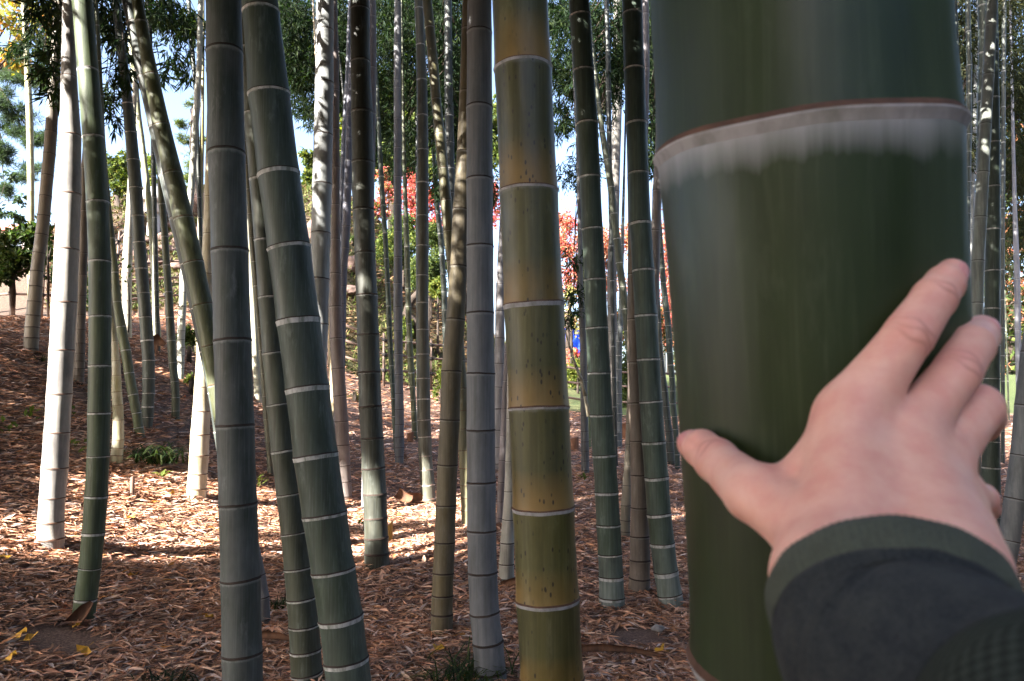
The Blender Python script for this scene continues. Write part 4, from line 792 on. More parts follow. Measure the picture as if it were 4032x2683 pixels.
# evergreen hedge bushes in front of the lawn
bush('leafy green shrub behind the lattice fence by the dull grey stalk', 2275, 1460, 18, 60, 60, 400, cols=LIME, ll=.08)
bush('dark green shrub by the fence behind the blue green stalk', 2470, 1500, 17, 50, 130, 700, cols=GREENS)
bush('green weeds clump at the fence near the cut stump', 2420, 1690, 14, 35, 40, 200, cols=LIME, name='weed_plant', cat='plant', ll=.06)
bush('weedy green plant climbing the fence behind the tan leaning stalk', 1735, 1500, 14.4, 28, 75, 150, cols=LIME, name='weed_plant', cat='plant', ll=.1, wr=.4)
bush('grassy green plant at the fence foot near the brownish grey stalk', 1395, 1585, 12.5, 30, 28, 200, cols=LIME, name='weed_plant', cat='plant', ll=.1, wr=.15)
bush('low leafy weed in the litter by the yellow footed stalk', 755, 1495, 8.4, 20, 18, 60, cols=LIME, name='weed_plant', cat='plant', ll=.05)
bush('scraggly shrub by the lower fence behind the yellow footed stalk', 745, 1340, 9.5, 32, 60, 120, cols=GREENS, ll=.05)
bush('brownish twiggy hedge bush beyond the lawn below the blue tarpaulin stalk gap', 2240, 1290, 28.5, 80, 75, 700, cols=ORNG + LIME, ll=.11, name='garden_bush', lobes=2)
bush('olive and orange hedge bush beyond the lawn behind the thin slanting stalk', 2440, 1290, 25, 100, 80, 1500, cols=ORNG + GREENS + LIME, ll=.11, name='garden_bush', lobes=3)
bush('rusty hedge bush beyond the lawn close to the giant stalk', 2640, 1290, 25, 80, 90, 1400, cols=ORNG + GREENS, ll=.11, name='garden_bush', lobes=2)
# camellia by the rise
CAM = [(0.018, 0.035, 0.014), (0.03, 0.055, 0.018), (0.045, 0.07, 0.02), (0.06, 0.08, 0.03)]
tree('camellia_bush', 'dark glossy leaved bush on a bare forked trunk atop the rise', 'bush', ground_hit(50, 1225), [at(50, 1150, 8.0), at(48, 1050, 8.0)],
     [B(40, 960, 8, 85, 75, 420), B(120, 930, 8, 75, 60, 300), B(60, 1040, 8, 95, 50, 280), B(130, 1010, 8, 55, 70, 160), B(20, 1100, 8, 40, 30, 60)], 0.075, CAM, wr=.5, limbs=5, tr=.045)
tree('camellia_bush', 'small dark leaved sapling between the tan and whitish stalks', 'bush', ground_hit(190, 1235), [at(190, 1100, 7.6), at(188, 1000, 7.6)],
     [B(190, 880, 7.9, 35, 50, 60), B(195, 1010, 7.9, 25, 90, 70), B(335, 1060, 7.9, 22, 120, 80)], 0.07, CAM, wr=.5, limbs=3, tr=.02)
tw = empty('leafy_twig', at(500, 1320, 9.0), 'sparse dark leaf twig crossing the white sunlit stalk', 'plant')
loc = np.array(tw.location); pts = [at(505, 1310, 9.0), at(512, 1200, 9.0), at(505, 1120, 9.0), at(490, 1065, 9.0)]
obj('stem', tube_mesh('stem', [([p - loc for p in pts], [.008, .007, .005, .003], 5)]), M_BARK, tw)
cc = np.array([at(x, y, 9.0 + rng.normal(0, .05)) for x, y in ((470, 1040), (485, 1050), (500, 1060), (512, 1075), (470, 1095), (490, 1100), (505, 1095), (520, 1050), (485, 1150), (500, 1165), (478, 1030), (515, 1040))])
obj('foliage', leaf_mesh('foliage', cc - loc, rand_dirs(len(cc), .3), rand_dirs(len(cc)), .07, .035, palette(len(cc), CAM)), M_LEAF, tw)

# a far wood closing the garden behind the giant stalk
def far_wood():
    n = 60000; k = 260; cX = rng.uniform(4.5, 26, k); cY = 27 + rng.uniform(-2.5, 5, k) - .12 * (cX - 5); cZ = rng.random(k) ** 1.2 * 8.5; w = rng.integers(0, k, n)
    P = np.stack([cX[w], cY[w], cZ[w]], -1) + rng.normal(0, 1, (n, 3)) * [.7, .6, .55]; P[:, 2] = np.abs(P[:, 2]) + T(P[:, 0], P[:, 1])
    ok = (P[:, 0] / P[:, 1] > .215); P = P[ok]; n = len(P)
    me = leaf_mesh('far_wood', P, rand_dirs(n, .3), rand_dirs(n) + [0, 0, .5], rng.uniform(.16, .3, n), rng.uniform(.07, .14, n), palette(n, GREENS + OLIVE + ORNG[:1]))
    tag(obj('far_wood', me, M_LEAF), kind='stuff')
far_wood()
# ------------------------------------------------------------------ fences of bamboo poles tied with twine
def fence(label, pts, h, step, rails, double=False, name='bamboo_fence', skip=0):
    P = np.array(pts, float); seg = np.linalg.norm(np.diff(P, axis=0), axis=1); cum = np.concatenate([[0], np.cumsum(seg)])
    root = empty(name, (P[0][0], P[0][1], float(T(*P[0]))), label, 'fence'); loc = np.array(root.location)
    n = int(cum[-1] / step) + 1; s = np.linspace(0, cum[-1], n)
    X, Y = np.interp(s, cum, P[:, 0]), np.interp(s, cum, P[:, 1]); Z = T(X, Y)
    for k in range(n):
        b = np.array([X[k], Y[k], Z[k] - .1]); hh = h * rng.uniform(.94, 1.06); lean = rng.normal(0, .015, 2)
        for q in ((-.03, .03) if double and k % 2 else (0,)):
            t0 = b + [q, -.03, 0]; t1 = t0 + [lean[0], lean[1], hh + .1]
            obj('post', tube_mesh('post', [([t0 - loc, (t0 + t1) / 2 - loc, t1 - loc], [.026, .024, .022], 8)]), M_FENCE, root)
        for r in rails:
            c = np.array([X[k], Y[k] - .01, Z[k] + r * h])
            obj('twine_knot', tube_mesh('twine_knot', [([c + [-.045, -.02, .03] - loc, c + [0, -.05, 0] - loc, c + [.045, -.02, -.03] - loc], [.02, .034, .02], 6)]), M_TIE, root)
    for r in rails:
        obj('rail', tube_mesh('rail', [(np.stack([X, Y, Z + r * h + rng.normal(0, .008, n)], -1) - loc, np.full(n, .023), 8)]), M_FENCE, root)
    return root
def g2(x, y):
    h = ground_hit(x, y); return (h[0], h[1])
def fxy(x, Y): p = at(x, 1574, Y); return (p[0], Y)
fence('tall bamboo lattice fence climbing the slope toward the rounded garden tree', [fxy(150, 12.0), fxy(210, 12.2), fxy(345, 14.0), fxy(520, 16.5)], 1.1, .42, (.35, .62, .88))
fence('bamboo lattice fence along the foot of the rocks', [fxy(440, 13.2), fxy(640, 14.0), fxy(800, 14.2), fxy(1060, 14.2)], 1.1, .42, (.3, .6, .88), True)
fence('bamboo rail fence along the foot of the grassy slope', [fxy(1290, 14.0), fxy(1395, 14.0), fxy(1560, 14.6), fxy(1740, 15.4), fxy(1900, 15.6)], 1.0, .95, (.3, .6, .88))
fence('dark bamboo rail fence before the lawn', [fxy(2150, 15.4), fxy(2265, 15.5), fxy(2480, 15.7), fxy(2700, 15.8)], 1.05, .75, (.3, .6, .88), True)
fence('short post fence in the garden behind the dark glossy bush', [fxy(-60, 13.5), fxy(60, 13.6), fxy(190, 13.6)], .8, .3, (.5,))

# dry leaves and short grass over the bank
def bank_cover():
    n = 60000; Y = rng.uniform(14.2, 24, n); X = rng.uniform(-.62, .06, n) * Y; k = Y > fence_y(X) + .1; X, Y = X[k], Y[k]; n = len(X)
    u = np.sin(X * 1.3 + 2 * np.sin(Y * .7)) + rng.normal(0, .7, n); d = rand_dirs(n); d[:, 2] = np.abs(d[:, 2]) * np.where(u > .5, .9, .15)
    cols = np.where((u > .5)[:, None], palette(n, [(.05, .075, .018), (.08, .1, .025), (.1, .1, .035)]), palette(n, [(.13, .085, .045), (.19, .13, .07), (.07, .045, .025), (.15, .08, .05)]))
    ln = rng.uniform(.08, .2, n); tag(obj('bank_grass', leaf_mesh('bank_grass', np.stack([X, Y, T(X, Y) + .01], -1), d, rand_dirs(n) + [0, 0, 1.2], ln, ln * .22, cols), M_DRY), kind='stuff')
bank_cover()
# ------------------------------------------------------------------ rocks, steps
def rock_mesh(seed, sx, sy, sz):
    import bmesh
    r = np.random.default_rng(seed); bm = bmesh.new(); bmesh.ops.create_icosphere(bm, subdivisions=3, radius=1)
    pl = norm(r.normal(size=(9, 3))); of = r.uniform(.62, .9, 9); f = r.normal(size=(4, 3)) * 2.2; ph = r.uniform(0, 6, 4)
    for v in bm.verts:
        p = np.array(v.co)
        for n_, o_ in zip(pl, of):
            q = p @ n_
            if q > o_: p = p - n_ * (q - o_) * .9
        p = p * (1 + .05 * sum(math.sin(p @ f[k] * 1.6 + ph[k]) for k in range(4)))
        v.co = p * [sx, sy, sz]
    me = bpy.data.meshes.new('rock'); bm.to_mesh(me); bm.free(); return me
ROCKS = [(800, 800, 62, 46, 'great pale pink boulder topping the rocky slope'), (765, 930, 50, 24, 'flat ledge rock just under the great pink boulder'), (820, 905, 40, 26, 'rock shelf beside the grey brown stalk below the great boulder')]
MORE = [(540, 905, 45, 26, 'squat rock behind the close ringed green stalk, highest there'), (620, 830, 42, 34, 'rounded rock under the stone lantern'), (690, 890, 46, 22, 'flat rock behind the slanting olive stalk, just below the lantern'),
        (560, 980, 50, 24, 'second rock down behind the close ringed green stalk'), (640, 960, 40, 22, 'low rock behind the thin dark green lone stalk, upper one'), (720, 1000, 50, 22, 'flat stepping rock seen just under the slanting olive stalk'),
        (545, 1060, 40, 30, 'third rock down behind the close ringed green stalk'), (660, 1040, 50, 20, 'flat rock behind the thin dark green lone stalk, lower one'), (750, 1080, 46, 26, 'rock beside the slim grey stalk half way down the slope'), (610, 1120, 42, 28, 'rock in the gap between two white ringed stalks above the fence'),
        (700, 1150, 44, 20, 'lowest flat rock by the slim grey stalk'), (560, 1250, 50, 22, 'lowest rock, right behind the fence rails'.replace('right', 'close')), (1385, 1010, 40, 22, 'small rock on the brow of the grassy slope by the silvery stalk'), (1400, 880, 34, 40, 'upright rock above the grassy slope by the dark brownish green stalk'), (860, 860, 40, 60, 'tall rock peeking out beside the thick dark grey stalk'), (1235, 880, 36, 44, 'rock in the gap beside the thick leaning green stalk')]
for k, (x, y, rx, ry, lab) in enumerate(ROCKS + MORE):
    Y = 18.5 - (y - 780) * .0065
    p = at(x, y, Y); s = Y / FPX; p[2] = max(float(T(p[0], p[1])) + ry * s * .25, min(p[2], float(T(p[0], p[1])) + ry * s * 1.2))
    o = obj('boulder' if ry > 40 else 'rock', rock_mesh(k + 3, rx * s, rx * s * .8, ry * s), M_ROCK); o.location = p; o.rotation_euler = (0, 0, rng.uniform(-.3, .3))
    tag(o, lab, 'rock', 'pale rocks on the sandy slope')
# stone lantern roof seen between the thin stalks
lan = empty('stone_lantern', at(608, 800, 17.5), 'pale stone lantern peeking between the thin sunlit stalks', 'lantern'); loc = np.array(lan.location)
def lathe(name, prof, mat, parent, seg=24):
    P = [np.array([0, 0, z]) for z, r in prof]; V, F = tube_arrays(P, [r for z, r in prof], seg, cap=False); return obj(name, mesh_np(name, V, F, smooth=True), mat, parent)
M_STONE = mat_simple('pale lantern stone', (0.5, 0.49, 0.48), .85, .3, 14)
gz = float(T(loc[0], loc[1])) - loc[2]
lathe('pillar', [(gz - .2, .15), (gz + .2, .14), (-.25, .12)], M_STONE, lan); lathe('light_box', [(-.25, .2), (-.2, .24), (0, .24), (.02, .2)], M_STONE, lan)
lathe('cap', [(.02, .05), (.0, .36), (.06, .38), (.2, .34), (.33, .18), (.38, .07), (.46, .05), (.5, .001)], M_STONE, lan)

# ------------------------------------------------------------------ small things
def stump(label, x, y, w, h, cut=0.25, col=(0.25, 0.12, 0.07), name='bamboo_stump'):
    p = ground_hit(x, y); Y = p[1]; r = w / 2 * Y / FPX; H = h * Y / FPX
    root = empty(name, p, label, 'stump'); m = mat_simple('cut stump ' + str(x), col, .8, .5, 25, .4, .003, (1, 1, .15))
    me = bpy.data.meshes.new('wall'); seg = 20; V, F = [], []
    rr = [(1.06, -.1), (1, .3 * H), (1.05, .33 * H), (1, .37 * H), (1, H), (.86, H), (.84, .5 * H)]
    for q, z in rr:
        for k in range(seg):
            a = 2 * math.pi * k / seg; zz = z + (cut * r * math.cos(a) if z == H else 0); V.append((q * r * math.cos(a), q * r * math.sin(a), zz))
    for i in range(len(rr) - 1):
        for k in range(seg): F.append([i * seg + k, i * seg + (k + 1) % seg, (i + 1) * seg + (k + 1) % seg, (i + 1) * seg + k])
    F.append([(len(rr) - 1) * seg + k for k in range(seg)])
    me.from_pydata(V, [], F); obj('culm_wall', me, m, root); return root
stump('cut reddish bamboo stump beside the rough dull grey stalk', 2262, 1772, 34, 46)
stump('cut brown bamboo stump by the fence beside the blue green stalk', 2463, 1728, 26, 60)
stump('small brick brown stump beyond the thin olive stalk', 1615, 1738, 26, 34)
stump('yellow cut stump tucked behind the dark brownish green stalk', 1535, 2135, 22, 70, 1.2, (.3, .2, .06))
stump('low wooden peg standing in the litter before the grass tuft', 520, 1960, 16, 80, .3, (.2, .13, .1), 'wooden_peg')
def sheath(name, label, base, pts, w, parent=None, cat='sheath'):
    """a curled dry culm sheath: a trough along a path"""
    P = np.array(pts); n = len(P); V, F = [], []; k = 7
    D = np.gradient(P, axis=0); D = norm(D)
    for i in range(n):
        u = norm(np.cross(D[i], [0, -1, .2])); v = np.cross(D[i], u); r = w * math.sin(math.pi * (0.12 + 0.88 * (1 - i / (n - 1)) ** .8) * .55) + .004
        for q in range(k):
            a = math.radians(-100 + 200 * q / (k - 1)); V.append(P[i] + u * r * math.sin(a) + v * r * (math.cos(a) - 1) * .8)
    for i in range(n - 1):
        for q in range(k - 1): F.append([i * k + q, i * k + q + 1, (i + 1) * k + q + 1, (i + 1) * k + q])
    loc = np.array(parent.location) if parent else np.array(base)
    me = mesh_np(name, np.array(V) - loc, F, smooth=True); o = obj(name, me, M_SHEATH, parent)
    if not parent: o.location = loc; tag(o, label, cat)
    return o
r4 = STALKS['C4']; Y4 = r4['Y']
sheath('dry_sheath', None, None, [at(292, 2462, Y4 - .07), at(318, 2432, Y4 - .07), at(345, 2396, Y4 - .066), at(364, 2372, Y4 - .058)], .03, r4['root'])
h = ground_hit(1625, 1985); sheath('dry_sheath', 'curled reddish brown sheath lying on the sunlit litter', h, [h + [-.14, 0, .1], h + [-.05, -.02, .05], h + [.06, -.03, .06], h + [.16, -.04, .03]], .045)
h = ground_hit(1605, 1975)
h = ground_hit(635, 1400); sheath('torn_sheath', 'torn dark brown sheath hunched at the bright yellow green stalk foot', h, [h + [-.06, -.1, 0], h + [-.03, -.12, .1], h + [.03, -.12, .16], h + [.09, -.1, .12]], .1)
h = ground_hit(440, 1810); sheath('dry_sheath', 'long flat sheath lying in the shade behind the curved green stalk', h, [at(300, 1872, h[1]), at(360, 1868, h[1]), at(430, 1876, h[1])], .03)
h = ground_hit(1080, 2550); sheath('dry_sheath', 'long brown sheath by the scratched olive stalk foot', h, [h + [-.22, 0, .03], h + [-.1, .02, .05], h + [.02, .01, .05], h + [.14, 0, .02]], .016)
h = ground_hit(2420, 2590); sheath('dry_sheath', 'straight brown sheath on the litter near the giant stalk', h, [h + [-.2, .03, .03], h + [-.05, 0, .045], h + [.08, -.02, .04], h + [.22, -.04, .02]], .013)
h = ground_hit(2040, 2320); sheath('dry_sheath', 'rosy sheath curled by the speckled yellow stalk', h, [h + [-.1, 0, .02], h + [-.02, -.01, .05], h + [.08, -.02, .05]], .02)
# stub of a root by the ground
h = ground_hit(2588, 2500); o = obj('stone', rock_mesh(91, .035, .03, .02), mat_simple('grey stone', (.3, .28, .27), .9, .4, 60, 1, .01)); o.location = h + [0, 0, .03]; tag(o, 'small grey crumbly stone on the litter before the giant stalk', 'stone')
# grass tufts
def tuft(label, x, y, n, ln, spread, cols=CAM, w=.006):
    h = ground_hit(x, y); root = empty('grass_tuft', h, label, 'plant'); V, F = [], []
    for k in range(n):
        a = rng.uniform(0, 6.28); o = np.array([rng.normal(0, spread * .25), rng.normal(0, spread * .18), 0.0]); d = np.array([math.cos(a), math.sin(a), 0]); s = np.array([-d[1], d[0], 0]) * w * .5
        l = ln * rng.uniform(.6, 1.1); up = rng.uniform(.45, .8); c = len(V)
        for t in (0, .3, .6, .85, 1):
            p = o + d * l * t * (0.35 + .45 * t) + np.array([0, 0, l * (up * t * 1.5 - .95 * up * t * t * 1.25)]); q = 1 - t ** 2 * .95
            V += [p - s * q, p + s * q]
        for i in range(4): F.append([c + 2 * i, c + 2 * i + 1, c + 2 * i + 3, c + 2 * i + 2])
    me = mesh_np('blades', V, F, col=np.repeat(palette(n, cols), 10, 0)); o = obj('blades', me, M_LEAF, root); o['kind'] = 'stuff'
tuft('dark arching grass tuft at the foot of the close ringed green stalk', 600, 1825, 150, .42, .4, w=.012)
tuft('dark grass tuft beside the bluish grey stalk foot', 1850, 2700, 120, .33, .32, w=.007)
tuft('wispy dark tuft beside the small grey stalk foot', 1090, 2400, 60, .16, .15, w=.005)
tuft('short dark tuft in the lowest corner of the litter', 640, 2700, 70, .14, .2, [(0.02, 0.03, 0.015)], w=.007)
tuft('small green tuft by the tan stalk foot', 165, 1425, 30, .16, .15, w=.008)
tuft('short green tuft by the dark brownish green stalk', 1360, 1835, 30, .12, .12, GREENS, w=.008)
SEED = [(38, 1718, 'at the picture edge up the slope'), (300, 1785, 'between the whitish and curved green stalks'), (118, 1665, 'close by the whitish stalk on its sunny side'), (285, 1640, 'high between the whitish and curved green stalks'), (1015, 1928, 'beside the thick dark grey stalk in the gap to the scratched one'),
        (470, 1660, 'at the foot of the yellow green stalk'), (1425, 2095, 'in the sun beside the dark brownish green stalk'), (2300, 1900, 'behind the speckled yellow stalk near the reddish stump'), (640, 1905, 'on the sun edge below the dark grass tuft')]
for k, (x, y, lab) in enumerate(SEED):
    h = ground_hit(x, y); root = empty('seedling', h, 'tiny green seedling ' + lab, 'plant', 'green seedlings in the litter')
    m = 7; d = rand_dirs(m); d[:, 2] = abs(d[:, 2]) * .5 + .15
    obj('foliage', leaf_mesh('foliage', rng.normal(0, .02, (m, 3)) + [0, 0, .05], d, np.tile([0, 0, 1.0], (m, 1)) + rng.normal(0, .2, (m, 3)), .07, .035, palette(m, LIME)), M_LEAF, root)
# far things: blue sheet, white post, building
p = at(2255, 1345, 27); M_BLUE = mat_simple('blue tarpaulin', (0.01, 0.06, 0.55), .5, .3, 6)
V = []; F = []
for i in range(9):
    for j in range(6): V.append(((i / 8 - .5) * .62, .06 * math.sin(i * 1.7 + j) + .12 * (j / 5), (.5 - j / 5) * .95 + .03 * math.sin(i * 1.3)))
for i in range(8):
    for j in range(5): F.append([i * 6 + j, i * 6 + 6 + j, i * 6 + 7 + j, i * 6 + j + 1])
o = obj('tarpaulin', mesh_np('tarpaulin', V, F, smooth=True), M_BLUE); o.location = p; o.modifiers.new('thickness', 'SOLIDIFY').thickness = .01
tag(o, 'bright blue tarpaulin hung beyond the lawn', 'tarpaulin')
p = at(2612, 1400, 26); root = empty('white_post', (p[0], p[1], float(T(p[0], p[1]))), 'white post on the lawn near the edge of the giant stalk', 'post')
zz = at(2612, 1300, 26)[2] - root.location.z
obj('shaft', tube_mesh('shaft', [([np.array([0, 0, -.2]), np.array([0, 0, zz * .9])], [.09, .09], 12)], False), mat_simple('white paint', (.75, .75, .75), .6, .1), root)
obj('post_cap', tube_mesh('post_cap', [([np.array([0, 0, zz * .9]), np.array([0, 0, zz])], [.12, .1], 12)], False), mat_simple('white cap paint', (.7, .7, .7), .6, .1), root)
def box(name, lo, hi, mat, parent):
    x0, y0, z0 = lo; x1, y1, z1 = hi
    V = [(x0, y0, z0), (x1, y0, z0), (x1, y1, z0), (x0, y1, z0), (x0, y0, z1), (x1, y0, z1), (x1, y1, z1), (x0, y1, z1)]
    return obj(name, mesh_np(name, V, [[0, 3, 2, 1], [4, 5, 6, 7], [0, 1, 5, 4], [1, 2, 6, 5], [2, 3, 7, 6], [3, 0, 4, 7]]), mat, parent)
p = at(20, 960, 60); bl = empty('building', p, 'far building with a pinkish red roof edge past the dark bush', 'building')
MW = mat_simple('far plaster', (.55, .5, .48), .8, .1); MR = mat_simple('red roof', (.45, .16, .13), .7, .2); MG = mat_simple('far window glass', (.05, .07, .1), .2, .1)
box('wall', (-6, 0, -6), (2.2, 6, 1.0), MW, bl); box('roof', (-6.5, -.6, 1.0), (2.6, 6.6, 1.45), MR, bl)
for k in range(4):
    f = box('window', (-4.5 + k * 1.6, -.05, -.7), (-3.4 + k * 1.6, .0, .5), MW, bl); box('pane', (-4.4 + k * 1.6, -.07, -.6), (-3.5 + k * 1.6, -.05, .4), MG, f)
# ------------------------------------------------------------------ the photographer's hand on the giant stalk
CO = np.array([-1.0, 0, 0])
def to_cam(P):
    q = np.asarray(P) - CAMP; return np.stack([q[..., 0], q @ UP, q @ FWD], -1)
def to_world(q):
    q = np.asarray(q); return CAMP + np.stack([q[..., 0], q[..., 1] * UP[1] + q[..., 2] * FWD[1], q[..., 1] * UP[2] + q[..., 2] * FWD[2]], -1)
G = STALKS['giant']
gA, gB = to_cam(G['C'][0]), to_cam(G['C'][-2] if len(G['C']) > 2 else G['C'][-1])
gdir = norm(gB - gA); gR = float(np.interp(2000, G['nd'], G['R']))
def surf_depth(px, py):
    r = np.array([(px - FW / 2) / FPX, (FH / 2 - py) / FPX, 1.0])
    a = r - gdir * (r @ gdir); w = -gA; b = w - gdir * (w @ gdir)
    A, Bq, Cq = a @ a, 2 * a @ b, b @ b - gR * gR; D = Bq * Bq - 4 * A * Cq
    if D < 0: return -Bq / (2 * A)
    return (-Bq - math.sqrt(D)) / (2 * A)
def J(cx, cy, r, lift=0.0, d=None):
    """joint from the close-up's coordinates: centre, radius in those units; lift = clearance over the stalk in metres"""
    px, py = 2500 + 1.1373 * cx, 900 + 1.1373 * cy
    if d is None:
        ds = surf_depth(px, py); rr = r * 1.1373 * (ds - .02) / FPX; d = ds - rr - lift
    return np.array([(px - FW / 2) / FPX * d, (FH / 2 - py) / FPX * d, d]), r * 1.1373 * d / FPX
def sd_cone(p, a, ra, b, rb):
    """rounded cone, cheap form: capsule with a radius that varies along it"""
    ab = b - a; t = np.clip(((p - a) @ ab) / (ab @ ab), 0, 1)
    t2 = t * t * (3 - 2 * t)
    return np.linalg.norm(p - a - t[..., None] * ab, axis=-1) - (ra + (rb - ra) * t2)
def sm(a, b, k):
    h = np.maximum(k - np.abs(a - b), 0) / k; return np.minimum(a, b) - h * h * h * k / 6
thumb = [J(610, 1060, 110, d=.333), J(410, 915, 98, d=.368), J(285, 805, 74, .001), J(232, 762, 62, .001), J(196, 746, 50, .0005)]
index = [J(745, 650, 112, .004), J(943, 376, 85, .006), J(1035, 243, 74, .001), J(1070, 195, 66, 0), J(1096, 158, 54, 0)]
middle = [J(940, 722, 99, .006), J(1112, 498, 80, .003), J(1165, 408, 74, .002), J(1188, 374, 66, d=.428), J(1200, 355, 56, d=.432)]
ringf = [J(1050, 810, 96, .010), J(1188, 622, 82, d=.404), J(1215, 650, 62, d=.446), J(1210, 690, 50, d=.472)]
pinky = [J(1110, 930, 88, .012), J(1200, 938, 54, d=.392), J(1222, 968, 38, d=.425), J(1212, 1000, 34, d=.455)]
wl, wr = J(690, 1225, 165, d=.305), J(1055, 1210, 172, d=.305)
wl2, wr2 = J(800, 1440, 190, d=.268), J(1010, 1440, 190, d=.268)
palm = [(wl, index[0], 0), (wl, middle[0], 0), (wr, middle[0], 0), (wr, ringf[0], 0), (wr, pinky[0], 0), (wl, wr, 0), (wl, wl2, 0), (wr, wr2, 0),
        (J(800, 930, 130, d=.352), J(1000, 980, 130, d=.352), 0), (thumb[0], wl, 0), (J(1150, 1075, 100, d=.352), wr, 0), (J(550, 935, 112, d=.366), J(705, 775, 116, d=.368), 0)]
lo, hi = np.array([-1e0] * 3), None
allp = np.array([q[0] for ch in (thumb, index, middle, ringf, pinky, [wl, wr, wl2, wr2]) for q in ch])
lo, hi = allp.min(0) - .03, allp.max(0) + .03
H = 0.00108
gx = [np.arange(lo[k], hi[k], H) for k in range(3)]
Pg = np.stack(np.meshgrid(*gx, indexing='ij'), -1).astype(np.float32)
def chain(ch, k=.003):
    f = None
    for a, b in zip(ch[:-1], ch[1:]):
        s = sd_cone(Pg, a[0].astype(np.float32), a[1], b[0].astype(np.float32), b[1]); f = s if f is None else sm(f, s, k)
    return f
fing = None
for ch in (index, middle, ringf, pinky):
    f = chain(ch); fing = f if fing is None else sm(fing, f, .0022)
pal = None
for a, b, _ in palm:
    s = sd_cone(Pg, a[0].astype(np.float32), a[1], b[0].astype(np.float32), b[1]); pal = s if pal is None else sm(pal, s, .016)
field = sm(fing, pal, .011); field = sm(field, chain(thumb, .006), .014)
# knuckle swells and tendon ridges on the back of the hand, small hollows between them
for ch, q in ((index, .0012), (middle, .0012), (ringf, .001)):
    for idx, rr in ((1, .011), (0, .014)):
        c = ch[idx][0] + np.array([0, 0, -ch[idx][1] * .75]); field = field - q * np.exp(-((Pg - c.astype(np.float32)) ** 2).sum(-1) / (rr * rr) * 2)
# creases over the middle joints
for ch in (index, middle):
    a, b = ch[1][0], ch[2][0]; ax = norm(b - a)
    for off, w, dp in ((-.0045, .0011, .0012), (-.001, .0012, .0016), (.0025, .001, .0012)):
        t = (Pg - (ch[1][0]).astype(np.float32)) @ ax.astype(np.float32) - off
        near = np.exp(-((Pg - ch[1][0].astype(np.float32)) ** 2).sum(-1) / (.013 ** 2)); field = field + dp * np.exp(-(t / w) ** 2) * near
def surface_nets(f, lo, h):
    s = f < 0; n = np.array(f.shape)
    c = np.zeros(n - 1, int)
    for dx in (0, 1):
        for dy in (0, 1):
            for dz in (0, 1): c += s[dx:n[0] - 1 + dx, dy:n[1] - 1 + dy, dz:n[2] - 1 + dz]
    act = (c > 0) & (c < 8); idx = -np.ones(act.shape, int); I = np.argwhere(act); idx[act] = np.arange(len(I))
    acc = np.zeros((len(I), 3)); cnt = np.zeros(len(I))
    cor = [(x, y, z) for x in (0, 1) for y in (0, 1) for z in (0, 1)]
    for a in range(8):
        for b in range(a + 1, 8):
            da = np.array(cor[b]) - np.array(cor[a])
            if abs(da).sum() != 1: continue
            fa = f[tuple((I + cor[a]).T)]; fb = f[tuple((I + cor[b]).T)]; m = (fa < 0) != (fb < 0)
            t = np.where(m, fa / np.where(m, fa - fb, 1), 0)
            acc += np.where(m[:, None], np.array(cor[a]) + t[:, None] * da, 0); cnt += m
    V = lo + h * (I + acc / cnt[:, None])
    Fs = []
    for ax in range(3):
        u, v = (ax + 1) % 3, (ax + 2) % 3
        sl0 = [slice(None)] * 3; sl1 = [slice(None)] * 3; sl0[ax] = slice(0, -1); sl1[ax] = slice(1, None)
        ch = np.argwhere(s[tuple(sl0)] != s[tuple(sl1)])
        ch = ch[(ch[:, u] > 0) & (ch[:, v] > 0) & (ch[:, u] < n[u] - 1) & (ch[:, v] < n[v] - 1)]
        eu, ev = np.eye(3, dtype=int)[u], np.eye(3, dtype=int)[v]
        q = np.stack([idx[tuple((ch - a).T)] for a in (eu * 0, eu, eu + ev, ev)], 1)
        fl = s[tuple(ch.T)]; q[~fl] = q[~fl][:, ::-1]; Fs.append(q)
    F = np.vstack(Fs); return V, F[(F >= 0).all(1)]
HV, HF = surface_nets(field, lo, H)
for _ in range(2):                                                    # relax the grid steps
    acc = np.zeros_like(HV); cnt = np.zeros(len(HV))
    for a, b in ((0, 1), (1, 2), (2, 3), (3, 0)):
        np.add.at(acc, HF[:, a], HV[HF[:, b]]); np.add.at(cnt, HF[:, a], 1); np.add.at(acc, HF[:, b], HV[HF[:, a]]); np.add.at(cnt, HF[:, b], 1)
    HV = HV * .45 + .55 * acc / np.maximum(cnt, 1)[:, None]
